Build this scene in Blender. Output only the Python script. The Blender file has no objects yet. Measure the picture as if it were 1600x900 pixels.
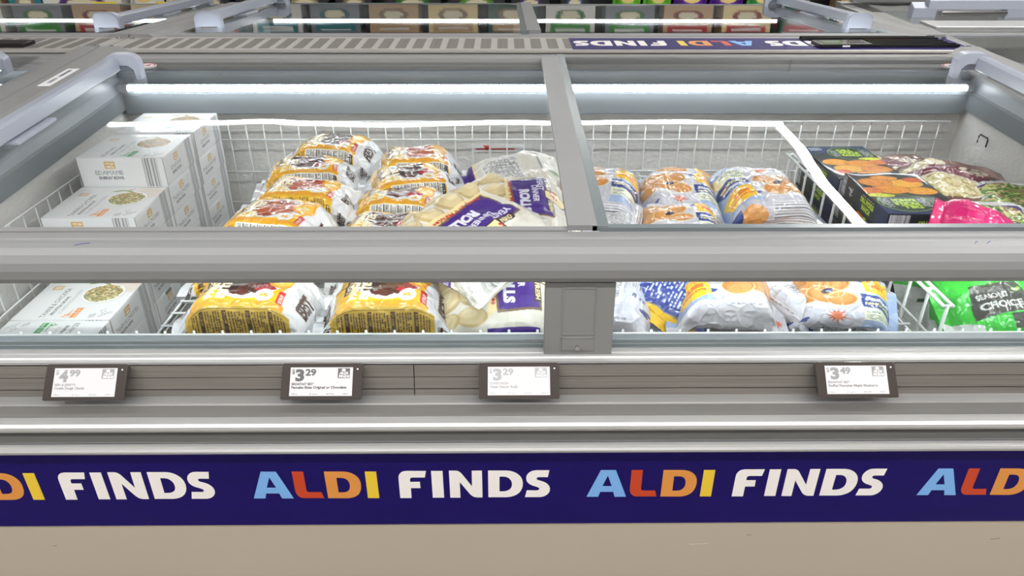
import bpy, math, random
import numpy as np
from mathutils import Vector, Matrix
from mathutils.geometry import tessellate_polygon

SC = bpy.context.scene
COL = SC.collection

# ------------------------------------------------------------------ camera
CAM_H = 1.45
FPX = 1156.0
TILT, YAW, ROLL = math.radians(28.9), math.radians(-0.6), math.radians(0.15)
_F = np.array([0, math.cos(TILT), -math.sin(TILT)]); _R = np.array([1.0, 0, 0]); _U = np.cross(_R, _F)
_Rz = np.array([[math.cos(YAW), -math.sin(YAW), 0], [math.sin(YAW), math.cos(YAW), 0], [0, 0, 1]])
_F, _R, _U = _Rz @ _F, _Rz @ _R, _Rz @ _U
_R = math.cos(ROLL)*_R + math.sin(ROLL)*_U; _U = np.cross(_R, _F)
cam_data = bpy.data.cameras.new('camera'); cam = bpy.data.objects.new('camera', cam_data); COL.objects.link(cam)
cam.matrix_world = Matrix(((_R[0], _U[0], -_F[0], 0), (_R[1], _U[1], -_F[1], 0), (_R[2], _U[2], -_F[2], CAM_H), (0, 0, 0, 1)))
cam_data.sensor_width = 36.0; cam_data.lens = FPX/1600*36.0; cam_data.clip_start = 0.02
SC.camera = cam

# ------------------------------------------------------------------ look, world, lamps' strengths
SC.view_settings.view_transform = 'Standard'; SC.view_settings.look = 'None'
SC.view_settings.gamma = 1.0; SC.view_settings.use_curve_mapping = False
SC.view_settings.exposure = 0.0
CEILING_LAMP = 78.0
FREEZER_LAMP = 26.0
world = bpy.data.worlds.new('world'); SC.world = world; world.use_nodes = True
world.node_tree.nodes['Background'].inputs[0].default_value = (0.9, 0.93, 1.0, 1)
world.node_tree.nodes['Background'].inputs[1].default_value = 0.3
SC.cycles.transparent_max_bounces = 32
SC.cycles.max_bounces = 10
SC.cycles.sample_clamp_indirect = 6.0

def spot(px, py, z):
    """world point at height z seen at a photo pixel"""
    d = _F + (px-800)/FPX*_R + (450-py)/FPX*_U
    s = (z-CAM_H)/d[2]
    return (s*d[0], s*d[1], z)

# ------------------------------------------------------------------ colour and material helpers
def lin(c):
    c = np.asarray(c, dtype=float)/255.0
    return np.where(c <= 0.04045, c/12.92, ((c+0.055)/1.055)**2.4)
def mat(name, rgb, rough=0.5, metal=0.0, spec=0.5, coat=0.0, bump=None, var=None, emit=None):
    m = bpy.data.materials.new(name); m.use_nodes = True
    nt = m.node_tree; b = nt.nodes['Principled BSDF']
    l = lin(rgb); b.inputs['Base Color'].default_value = (*l, 1)
    b.inputs['Roughness'].default_value = rough; b.inputs['Metallic'].default_value = metal
    b.inputs['Specular IOR Level'].default_value = spec; b.inputs['Coat Weight'].default_value = coat
    if var or bump:
        tc = nt.nodes.new('ShaderNodeTexCoord')
    if var:   # (amount, (sx,sy,sz))
        mp = nt.nodes.new('ShaderNodeMapping'); mp.inputs['Scale'].default_value = var[1]
        n = nt.nodes.new('ShaderNodeTexNoise'); n.inputs['Scale'].default_value = 1.0; n.inputs['Detail'].default_value = 4
        cr = nt.nodes.new('ShaderNodeValToRGB')
        cr.color_ramp.elements[0].position = 0.3; cr.color_ramp.elements[1].position = 0.7
        cr.color_ramp.elements[0].color = (*np.clip(l*(1-var[0]), 0, 1), 1); cr.color_ramp.elements[1].color = (*np.clip(l*(1+var[0]), 0, 1), 1)
        nt.links.new(tc.outputs['Object'], mp.inputs[0]); nt.links.new(mp.outputs[0], n.inputs[0])
        nt.links.new(n.outputs[0], cr.inputs[0]); nt.links.new(cr.outputs[0], b.inputs['Base Color'])
    if bump:  # (strength, distance, (sx,sy,sz))
        mp = nt.nodes.new('ShaderNodeMapping'); mp.inputs['Scale'].default_value = bump[2]
        n = nt.nodes.new('ShaderNodeTexNoise'); n.inputs['Scale'].default_value = 1.0; n.inputs['Detail'].default_value = 3
        bp = nt.nodes.new('ShaderNodeBump'); bp.inputs['Strength'].default_value = bump[0]; bp.inputs['Distance'].default_value = bump[1]
        nt.links.new(tc.outputs['Object'], mp.inputs[0]); nt.links.new(mp.outputs[0], n.inputs[0])
        nt.links.new(n.outputs[0], bp.inputs['Height']); nt.links.new(bp.outputs[0], b.inputs['Normal'])
    if emit:
        b.inputs['Emission Color'].default_value = (*emit[0], 1); b.inputs['Emission Strength'].default_value = emit[1]
    return m
def glass_mat(name, tint, ior=1.5, wave=0.0, gloss_rough=0.0):
    m = bpy.data.materials.new(name); m.use_nodes = True; nt = m.node_tree
    nt.nodes.remove(nt.nodes['Principled BSDF']); out = nt.nodes['Material Output']
    t = nt.nodes.new('ShaderNodeBsdfTransparent'); t.inputs[0].default_value = (*tint, 1)
    g = nt.nodes.new('ShaderNodeBsdfGlossy'); g.inputs['Roughness'].default_value = gloss_rough
    f = nt.nodes.new('ShaderNodeFresnel'); ge = nt.nodes.new('ShaderNodeNewGeometry'); mr = nt.nodes.new('ShaderNodeMapRange')
    mr.inputs[3].default_value = ior; mr.inputs[4].default_value = 1/ior   # a thin pane reflects alike from both faces
    nt.links.new(ge.outputs['Backfacing'], mr.inputs[0]); nt.links.new(mr.outputs[0], f.inputs[0])
    mx = nt.nodes.new('ShaderNodeMixShader')
    nt.links.new(f.outputs[0], mx.inputs[0]); nt.links.new(t.outputs[0], mx.inputs[1]); nt.links.new(g.outputs[0], mx.inputs[2])
    nt.links.new(mx.outputs[0], out.inputs[0])
    if wave:
        tc = nt.nodes.new('ShaderNodeTexCoord'); n = nt.nodes.new('ShaderNodeTexNoise'); n.inputs['Scale'].default_value = 3.5
        n.inputs['Detail'].default_value = 1
        bp = nt.nodes.new('ShaderNodeBump'); bp.inputs['Strength'].default_value = 1.0; bp.inputs['Distance'].default_value = wave
        nt.links.new(tc.outputs['Object'], n.inputs[0]); nt.links.new(n.outputs[0], bp.inputs['Height'])
        nt.links.new(bp.outputs[0], g.inputs['Normal']); nt.links.new(bp.outputs[0], f.inputs['Normal'])
    return m
def printed_mat(name, rough, coat, bump=0.0, bscale=60.0, spec=0.5):
    m = bpy.data.materials.new(name); m.use_nodes = True; nt = m.node_tree; b = nt.nodes['Principled BSDF']
    a = nt.nodes.new('ShaderNodeAttribute'); a.attribute_name = 'ink'
    nt.links.new(a.outputs['Color'], b.inputs['Base Color'])
    b.inputs['Roughness'].default_value = rough; b.inputs['Coat Weight'].default_value = coat; b.inputs['Coat Roughness'].default_value = 0.06
    b.inputs['Specular IOR Level'].default_value = spec
    if bump:
        tc = nt.nodes.new('ShaderNodeTexCoord')
        n0 = nt.nodes.new('ShaderNodeTexNoise'); n0.inputs['Scale'].default_value = bscale*0.35; n0.inputs['Detail'].default_value = 2
        n0.inputs['Distortion'].default_value = 1.2
        v = nt.nodes.new('ShaderNodeTexVoronoi'); v.feature = 'DISTANCE_TO_EDGE'; v.inputs['Scale'].default_value = bscale*0.5
        mr = nt.nodes.new('ShaderNodeMapRange'); mr.inputs[1].default_value = 0; mr.inputs[2].default_value = 0.12
        ad = nt.nodes.new('ShaderNodeMath'); ad.operation = 'MULTIPLY_ADD'; ad.inputs[1].default_value = -0.35
        bp = nt.nodes.new('ShaderNodeBump'); bp.inputs['Strength'].default_value = 1.0; bp.inputs['Distance'].default_value = bump
        nt.links.new(tc.outputs['Object'], n0.inputs[0])
        nt.links.new(n0.outputs['Color'], v.inputs[0]) if False else nt.links.new(tc.outputs['Object'], v.inputs[0])
        nt.links.new(v.outputs[0], mr.inputs[0]); nt.links.new(mr.outputs[0], ad.inputs[0]); nt.links.new(n0.outputs[0], ad.inputs[2])
        nt.links.new(ad.outputs[0], bp.inputs['Height']); nt.links.new(bp.outputs[0], b.inputs['Normal']); nt.links.new(bp.outputs[0], b.inputs['Coat Normal'])
    return m
def lamp_mat(name, rgb, strength, beads=None):
    m = bpy.data.materials.new(name); m.use_nodes = True; nt = m.node_tree; b = nt.nodes['Principled BSDF']
    b.inputs['Base Color'].default_value = (0.8, 0.8, 0.8, 1)
    b.inputs['Emission Color'].default_value = (*rgb, 1); b.inputs['Emission Strength'].default_value = strength
    if beads:
        tc = nt.nodes.new('ShaderNodeTexCoord'); w = nt.nodes.new('ShaderNodeTexWave'); w.bands_direction = 'X'
        w.inputs['Scale'].default_value = beads; mr = nt.nodes.new('ShaderNodeMapRange')
        mr.inputs[3].default_value = strength*0.3; mr.inputs[4].default_value = strength*1.7
        nt.links.new(tc.outputs['Object'], w.inputs[0]); nt.links.new(w.outputs['Fac'], mr.inputs[0]); nt.links.new(mr.outputs[0], b.inputs['Emission Strength'])
    return m

# ------------------------------------------------------------------ mesh helpers
class MB:
    def __init__(s): s.v = []; s.f = []; s.mi = []; s.mat = 0
    def add(s, vs, fs):
        o = len(s.v); s.v += [tuple(map(float, p)) for p in vs]; s.f += [tuple(i+o for i in f) for f in fs]; s.mi += [s.mat]*len(fs); return s
    def box(s, x0, x1, y0, y1, z0, z1, zf=None):
        """zf(y) gives an added height, for boxes that follow the sloping lid"""
        zf = zf or (lambda y: 0)
        vs = [(x, y, z+zf(y)) for x in (x0, x1) for y in (y0, y1) for z in (z0, z1)]
        return s.add(vs, [(0, 1, 3, 2), (4, 6, 7, 5), (0, 4, 5, 1), (2, 3, 7, 6), (0, 2, 6, 4), (1, 5, 7, 3)])
    def ex(s, prof, x0, x1):
        """profile [(y,z)] extruded along x"""
        n = len(prof); vs = [(x0, y, z) for y, z in prof] + [(x1, y, z) for y, z in prof]
        fs = [(i, (i+1) % n, (i+1) % n+n, i+n) for i in range(n)]
        tri = tessellate_polygon([[Vector((y, z, 0)) for y, z in prof]])
        fs += [tuple(t) for t in tri] + [tuple(i+n for i in t) for t in tri]
        return s.add(vs, fs)
    def ey(s, prof, y0, y1, zf=None, cuts=1):
        """profile [(x,z)] extruded along y"""
        zf = zf or (lambda y: 0); n = len(prof); ys = [y0+(y1-y0)*k/cuts for k in range(cuts+1)]
        vs = [(x, y, z+zf(y)) for y in ys for x, z in prof]; fs = []
        for k in range(cuts): fs += [(k*n+i, k*n+(i+1) % n, (k+1)*n+(i+1) % n, (k+1)*n+i) for i in range(n)]
        tri = tessellate_polygon([[Vector((x, z, 0)) for x, z in prof]])
        fs += [tuple(t) for t in tri] + [tuple(i+n*cuts for i in t) for t in tri]
        return s.add(vs, fs)
    def tube(s, pts, r, n=8):
        pts = [Vector(p) for p in pts]; rings = []
        for i, p in enumerate(pts):
            d = (pts[min(i+1, len(pts)-1)]-pts[max(i-1, 0)]).normalized()
            a = d.orthogonal().normalized() if abs(d.z) < 0.99 else Vector((1, 0, 0)); a = (a-d*a.dot(d)).normalized(); b = d.cross(a)
            rings.append([p+(a*math.cos(2*math.pi*k/n)+b*math.sin(2*math.pi*k/n))*r for k in range(n)])
        vs = [v for rg in rings for v in rg]; fs = []
        for i in range(len(pts)-1): fs += [(i*n+k, i*n+(k+1) % n, (i+1)*n+(k+1) % n, (i+1)*n+k) for k in range(n)]
        fs += [tuple(range(n)), tuple(range((len(pts)-1)*n, len(pts)*n))]
        return s.add(vs, fs)
    def disc(s, c, r, h, axis='z', n=24):
        c = Vector(c); d = {'z': Vector((0, 0, 1)), 'y': Vector((0, 1, 0)), 'x': Vector((1, 0, 0))}[axis]
        return s.tube([c-d*h/2, c+d*h/2], r, n)
    def poly(s, loops, fn, th):
        """flat plate from 2D loops (with holes); fn(a,b,t) -> xyz"""
        flat = [p for lp in loops for p in lp]; n = len(flat)
        tri = tessellate_polygon([[Vector((a, b, 0)) for a, b in lp] for lp in loops])
        vs = [fn(a, b, 0) for a, b in flat] + [fn(a, b, th) for a, b in flat]
        fs = [tuple(t) for t in tri] + [tuple(i+n for i in t) for t in tri]; o = 0
        for lp in loops:
            m = len(lp); fs += [(o+i, o+(i+1) % m, o+(i+1) % m+n, o+i+n) for i in range(m)]; o += m
        return s.add(vs, fs)
    def build(s, name, mats, parent=None, bevel=0, smooth=False, origin=None):
        me = bpy.data.meshes.new(name)
        if origin: s.v = [(x-origin[0], y-origin[1], z-origin[2]) for x, y, z in s.v]
        me.from_pydata(s.v, [], s.f)
        for m in (mats if isinstance(mats, (list, tuple)) else [mats]): me.materials.append(m)
        me.polygons.foreach_set('material_index', s.mi)
        import bmesh
        bm = bmesh.new(); bm.from_mesh(me); bmesh.ops.recalc_face_normals(bm, faces=bm.faces)
        bm.to_mesh(me); bm.free()
        o = bpy.data.objects.new(name, me); COL.objects.link(o)
        if origin: o.location = origin
        if parent: o.parent = parent
        if smooth: me.polygons.foreach_set('use_smooth', [True]*len(me.polygons))
        if bevel:
            b = o.modifiers.new('bevel', 'BEVEL'); b.width = bevel; b.segments = 3; b.limit_method = 'ANGLE'; b.angle_limit = math.radians(30)
            b.harden_normals = False
        me.update()
        return o
def tag(o, label=None, cat=None, group=None, kind=None):
    if label: o['label'] = label
    if cat: o['category'] = cat
    if group: o['group'] = group
    if kind: o['kind'] = kind
    return o
def empty(name, loc=(0, 0, 0), rz=0):
    o = bpy.data.objects.new(name, None); COL.objects.link(o); o.location = loc; o.rotation_euler = (0, 0, rz); o.empty_display_size = 0.05
    return o
def copy_tree(o, parent=None):
    c = o.copy(); COL.objects.link(c)
    if parent: c.parent = parent
    for ch in list(o.children): copy_tree(ch, c)
    return c

# ------------------------------------------------------------------ print art: a small canvas that ends up as ink colours on the meshes
_tc = {}
def text_tris(s, bold=0.0):
    k = (s, bold)
    if k in _tc: return _tc[k]
    cu = bpy.data.curves.new('t', 'FONT'); cu.body = s; cu.size = 1; cu.offset = bold; cu.resolution_u = 3
    ob = bpy.data.objects.new('t', cu); COL.objects.link(ob)
    dg = bpy.context.evaluated_depsgraph_get(); me = bpy.data.meshes.new_from_object(ob.evaluated_get(dg))
    me.calc_loop_triangles(); n = len(me.vertices); co = np.zeros(n*3); me.vertices.foreach_get('co', co); co = co.reshape(-1, 3)[:, :2]
    t = np.zeros(len(me.loop_triangles)*3, dtype=int); me.loop_triangles.foreach_get('vertices', t)
    tr = co[t].reshape(-1, 3, 2); bpy.data.objects.remove(ob); bpy.data.curves.remove(cu); bpy.data.meshes.remove(me)
    mn = tr.reshape(-1, 2).min(0); mxx = tr.reshape(-1, 2).max(0)
    tr = (tr-[mn[0], 0]); w = mxx[0]-mn[0]
    _tc[k] = (tr, w); return _tc[k]
class Canvas:
    def __init__(s, w, h, col, res=2.0):
        s.w, s.h, s.r = w, h, res; s.a = np.zeros((int(round(h*res)), int(round(w*res)), 3), dtype=np.float32); s.a[:] = np.array(col)
        s.rng = random.Random(int(w*7+h*13))
    def _win(s, x0, y0, x1, y1):
        H, W = s.a.shape[:2]; r = s.r
        i0, i1 = max(0, int(y0*r)), min(H, int(y1*r)+2); j0, j1 = max(0, int(x0*r)), min(W, int(x1*r)+2)
        if i1 <= i0 or j1 <= j0: return None
        Y, X = np.mgrid[i0:i1, j0:j1]; return i0, i1, j0, j1, (X+0.5)/r, (Y+0.5)/r
    def _put(s, w, m, col, a=1.0):
        sub = s.a[w[0]:w[1], w[2]:w[3]]; sub[m] = sub[m]*(1-a)+np.array(col, dtype=np.float32)*a
    def rect(s, x0, y0, x1, y1, col, a=1.0):
        w = s._win(x0, y0, x1, y1)
        if w: s._put(w, (w[4] >= x0) & (w[4] < x1) & (w[5] >= y0) & (w[5] < y1), col, a)
        return s
    def ell(s, cx, cy, rx, ry, col, ang=0, a=1.0):
        R = max(rx, ry); w = s._win(cx-R, cy-R, cx+R, cy+R)
        if w:
            c, d = math.cos(ang), math.sin(ang); X = w[4]-cx; Y = w[5]-cy; u = X*c+Y*d; v = -X*d+Y*c
            s._put(w, (u/rx)**2+(v/ry)**2 <= 1, col, a)
        return s
    def poly(s, pts, col, a=1.0):
        xs = [p[0] for p in pts]; ys = [p[1] for p in pts]; w = s._win(min(xs), min(ys), max(xs), max(ys))
        if w:
            X, Y = w[4], w[5]; m = np.zeros(X.shape, bool)
            for i in range(len(pts)):
                x1, y1 = pts[i]; x2, y2 = pts[i-1]
                if y1 == y2: continue
                m ^= ((y1 > Y) != (y2 > Y)) & (X < (x2-x1)*(Y-y1)/(y2-y1)+x1)
            s._put(w, m, col, a)
        return s
    def text(s, t, x, y, h, col, rot=0, bold=0.02, width=None, shear=0):
        """baseline starts at (x,y); h = cap height in mm; rot in degrees anticlockwise as seen"""
        tr, w = text_tris(t, bold); k = h/0.72; kx = (width/w) if width else k; c, d = math.cos(math.radians(rot)), math.sin(math.radians(rot))
        X = tr[..., 0]*kx+tr[..., 1]*k*shear; Y = tr[..., 1]*k
        px = x+X*c-Y*d; py = y-(X*d+Y*c)
        for q in range(len(tr)):
            ax, bx, cx_ = px[q]; ay, by, cy_ = py[q]
            w_ = s._win(min(ax, bx, cx_), min(ay, by, cy_), max(ax, bx, cx_), max(ay, by, cy_))
            if not w_: continue
            Xg, Yg = w_[4], w_[5]; D = (by-cy_)*(ax-cx_)+(cx_-bx)*(ay-cy_)
            if abs(D) < 1e-9: continue
            l1 = ((by-cy_)*(Xg-cx_)+(cx_-bx)*(Yg-cy_))/D; l2 = ((cy_-ay)*(Xg-cx_)+(ax-cx_)*(Yg-cy_))/D
            e = -0.02; s._put(w_, (l1 >= e) & (l2 >= e) & (l1+l2 <= 1-e), col)
        return s
    def fine(s, x0, y0, x1, y1, lh, col, vertical=False, dens=0.8):
        """small print too small to read: broken rules of ink"""
        a, b = (y0, y1) if not vertical else (x0, x1); p = a
        while p+lh*0.5 < b:
            q = (x0 if not vertical else y0); e = (x1 if not vertical else y1)
            while q < e:
                L = s.rng.uniform(1.5, 6)
                if s.rng.random() < dens:
                    if not vertical: s.rect(q, p, min(q+L, e), p+lh*0.5, col)
                    else: s.rect(p, q, p+lh*0.5, min(q+L, e), col)
                q += L+0.9
            p += lh
        return s
    def bars(s, x0, y0, x1, y1, bg=(240, 240, 240), col=(60, 60, 62), vertical=True):
        s.rect(x0, y0, x1, y1, bg); p = (x0 if vertical else y0)+1
        while p < (x1 if vertical else y1)-1.2:
            w = s.rng.choice([0.6, 0.6, 1.1, 1.7])
            if vertical: s.rect(p, y0, p+w, y1, col)
            else: s.rect(x0, p, x1, p+w, col)
            p += w+s.rng.choice([0.6, 1.1, 1.6])
        return s
    def food(s, cx, cy, rx, ry, cols, n, size, ang=0):
        c, d = math.cos(ang), math.sin(ang)
        for _ in range(n):
            a = s.rng.uniform(0, 6.283); q = math.sqrt(s.rng.random()); u = q*rx*math.cos(a); v = q*ry*math.sin(a)
            s.ell(cx+u*c-v*d, cy+u*d+v*c, size*s.rng.uniform(.5, 1.2), size*s.rng.uniform(.3, .7), s.rng.choice(cols), s.rng.uniform(0, 3))
        return s
    def sample(s, u, v):
        """u,v in 0..1 (v down); averages 2x2 pixels"""
        H, W = s.a.shape[:2]; x = np.clip(u*W-0.5, 0, W-1.001); y = np.clip(v*H-0.5, 0, H-1.001)
        i = y.astype(int); j = x.astype(int); fy = (y-i)[..., None]; fx = (x-j)[..., None]
        i1 = np.minimum(i+1, H-1); j1 = np.minimum(j+1, W-1)
        c = (s.a[i, j]*(1-fy)+s.a[i1, j]*fy)*(1-fx)+(s.a[i, j1]*(1-fy)+s.a[i1, j1]*fy)*fx
        return lin(c)

def grid_mesh(name, patches, material, weld=False):
    """patches: list of (P (n,m,3) points, C (n,m,3) linear ink or colour)"""
    V = []; Fc = []; K = []; o = 0
    for P, Cc in patches:
        n, m = P.shape[:2]; V.append(P.reshape(-1, 3)); K.append(np.broadcast_to(Cc, (n, m, 3)).reshape(-1, 3))
        i, j = np.mgrid[0:n-1, 0:m-1]; a = (i*m+j+o).ravel(); Fc.append(np.stack([a, a+1, a+m+1, a+m], 1)); o += n*m
    V = np.concatenate(V); Fc = np.concatenate(Fc); K = np.concatenate(K)
    me = bpy.data.meshes.new(name); me.vertices.add(len(V)); me.vertices.foreach_set('co', V.astype(np.float32).ravel())
    me.loops.add(Fc.size); me.loops.foreach_set('vertex_index', Fc.ravel().astype(np.int32))
    me.polygons.add(len(Fc)); me.polygons.foreach_set('loop_start', np.arange(0, Fc.size, 4, dtype=np.int32))
    me.update(calc_edges=True)
    at = me.color_attributes.new('ink', 'FLOAT_COLOR', 'POINT')
    at.data.foreach_set('color', np.concatenate([K, np.ones((len(K), 1))], 1).astype(np.float32).ravel())
    me.polygons.foreach_set('use_smooth', [True]*len(me.polygons)); me.materials.append(material)
    return me
def linkobj(name, me, parent=None, loc=(0, 0, 0), rot=(0, 0, 0)):
    o = bpy.data.objects.new(name, me); COL.objects.link(o); o.location = loc; o.rotation_euler = rot
    if parent: o.parent = parent
    return o
def carton_mesh(name, W, D, H, top, front, right, left, res, material, plain=(235, 236, 236), bulge=0.0015, back_art=False):
    """box with x in +-W/2, y in +-D/2, z 0..H; each art is a Canvas or None"""
    pats = []
    def patch(o, eu, ev, nu, nv, cv, flipn=False, out=None):
        o, eu, ev, out = map(np.array, (o, eu, ev, out)); u = np.linspace(0, 1, nu); v = np.linspace(0, 1, nv); Vv, Uu = np.meshgrid(v, u, indexing='ij')
        P = o+Uu[..., None]*eu+Vv[..., None]*ev; b = (1-(2*Uu-1)**8)*(1-(2*Vv-1)**8)*bulge*(1+.6*np.sin(5*Uu+3*Vv)); P = P+b[..., None]*out
        Cc = cv.sample(Uu, Vv) if cv is not None else np.broadcast_to(lin(plain), P.shape)
        n = np.cross(eu, ev)
        if np.dot(n, out) < 0: P = P[::-1]; Cc = Cc[::-1]
        pats.append((P, Cc))
    nx = lambda L, cv: max(2, int(L/res)) if cv is not None else 2
    w, d = W/2, D/2
    patch((-w, d, H), (W, 0, 0), (0, -D, 0), nx(W, top), nx(D, top), top, out=(0, 0, 1))
    patch((-w, -d, H), (W, 0, 0), (0, 0, -H), nx(W, front), nx(H, front), front, out=(0, -1, 0))
    patch((w, -d, H), (0, D, 0), (0, 0, -H), nx(D, right), nx(H, right), right, out=(1, 0, 0))
    patch((-w, d, H), (0, -D, 0), (0, 0, -H), nx(D, left), nx(H, left), left, out=(-1, 0, 0))
    bc = front if back_art else None
    patch((w, d, H), (-W, 0, 0), (0, 0, -H), nx(W, bc), nx(H, bc), bc, out=(0, 1, 0))
    patch((-w, -d, 0), (W, 0, 0), (0, D, 0), 2, 2, None, out=(0, 0, -1))
    return grid_mesh(name, pats, material)

# value noise
_rs = np.random.RandomState(11); _tab = _rs.rand(4096).astype(np.float32)
def vnoise(P, f, seed=0):
    Q = P*f+seed*17.31; i = np.floor(Q).astype(np.int64); t = Q-i; t = t*t*(3-2*t)
    def h(a, b, c): return _tab[((a*73856093) ^ (b*19349663) ^ (c*83492791)) & 4095]
    x, y, z = i[..., 0], i[..., 1], i[..., 2]; r = 0
    for dx in (0, 1):
        for dy in (0, 1):
            for dz in (0, 1):
                w = (t[..., 0] if dx else 1-t[..., 0])*(t[..., 1] if dy else 1-t[..., 1])*(t[..., 2] if dz else 1-t[..., 2])
                r = r+w*h(x+dx, y+dy, z+dz)
    return r*2-1
def bag_mesh(name, L, D, T, canvas, material, seed=0, res=0.0014, crumple=1.0, fin=0.02, endlen=0.26, bend=0.0, bumps=None, n=4.5):
    """pillow bag: length along x, depth along y, front towards -y; canvas rows run back edge -> top -> front -> bottom -> back.
    The bottom of the bag lies on z=0."""
    nu = int(L/res); u = np.linspace(0, 1, nu)
    th = np.linspace(0, 2*np.pi, 1441)+np.pi/4
    def se(t):
        c, s_ = np.cos(t), np.sin(t); return np.sign(c)*np.abs(c)**(2/n)*0.5, np.sign(s_)*np.abs(s_)**(2/n)*0.5
    cy, cz = se(th); seg = np.hypot(np.diff(cy)*D, np.diff(cz)*T); acc = np.concatenate([[0], np.cumsum(seg)])
    q = [acc[0], acc[360], acc[720], acc[1080], acc[1440]]
    rows = [max(4, int(D/res)), max(4, int(T*1.15/res)), 14, 6]; a = []; vv = []
    cuts = np.cumsum([0, D, T, D, T])/(2*D+2*T)
    for k in range(4):
        t = np.linspace(0, 1, rows[k], endpoint=(k == 3)); a.append(q[k]+(q[k+1]-q[k])*t); vv.append(cuts[k]+(cuts[k+1]-cuts[k])*t)
    a = np.concatenate(a); vv = np.concatenate(vv)
    CY = np.interp(a, acc, cy); CZ = np.interp(a, acc, cz)
    e = np.minimum(u, 1-u)*L; k = np.clip((e-fin)/(endlen*L), 0, 1); k = np.sin(k*np.pi/2)**0.75
    t_ = np.maximum(0.003, T*k); d_ = D*(1+0.05*(1-k)); x = (u-0.5)*L
    X = np.broadcast_to(x, (len(a), nu)); Y = CY[:, None]*d_[None]
    zc = (T*0.5)*(0.35+0.65*k); Z = zc[None]+CZ[:, None]*t_[None]
    P = np.stack([X, Y, Z], -1)
    nrm = np.stack([0*X, CY[:, None]*np.ones_like(X)*2, CZ[:, None]*np.ones_like(X)*2], -1); nrm /= np.linalg.norm(nrm, axis=-1, keepdims=True)+1e-9
    S = np.stack([X, Y*1.0, Z], -1)
    wob = vnoise(S, 9, seed)*0.6+vnoise(S, 21, seed+3)*0.4
    r1 = 1-np.abs(vnoise(S+wob[..., None]*0.02, 15, seed+5))*2.2; r2 = 1-np.abs(vnoise(S*np.array([0.5, 1, 1]), 40, seed+9))*2.0
    r3 = 1-np.abs(vnoise(S*np.array([1, 0.45, 1]), 85, seed+2))*2.0
    edge = (1-k)[None]
    disp = crumple*(0.0075*wob+0.0045*np.clip(r1, -1, 1)*(0.6+1.3*edge)+0.0024*np.clip(r2, -1, 1)*(0.8+1.4*edge)+0.0010*np.clip(r3, -1, 1))
    disp = disp*np.clip(t_/0.02, 0.25, 1)[None]
    if bumps is not None: disp = disp+bumps(X, Y, Z, CZ[:, None])
    P = P+nrm*disp[..., None]
    P[..., 2] += edge*0.010*crumple*vnoise(np.stack([X*0+seed, Y, Z*0], -1), 26, seed+1)*2
    P[..., 2] += bend*(np.abs(X)/(L/2))**2
    P[..., 2] = np.maximum(P[..., 2], 0.0005*(1+CZ[:, None]))
    Cc = canvas.sample(np.broadcast_to(u, X.shape), np.broadcast_to(vv[:, None], X.shape))
    return grid_mesh(name, [(P[:, ::-1], Cc[:, ::-1])], material)
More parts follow.
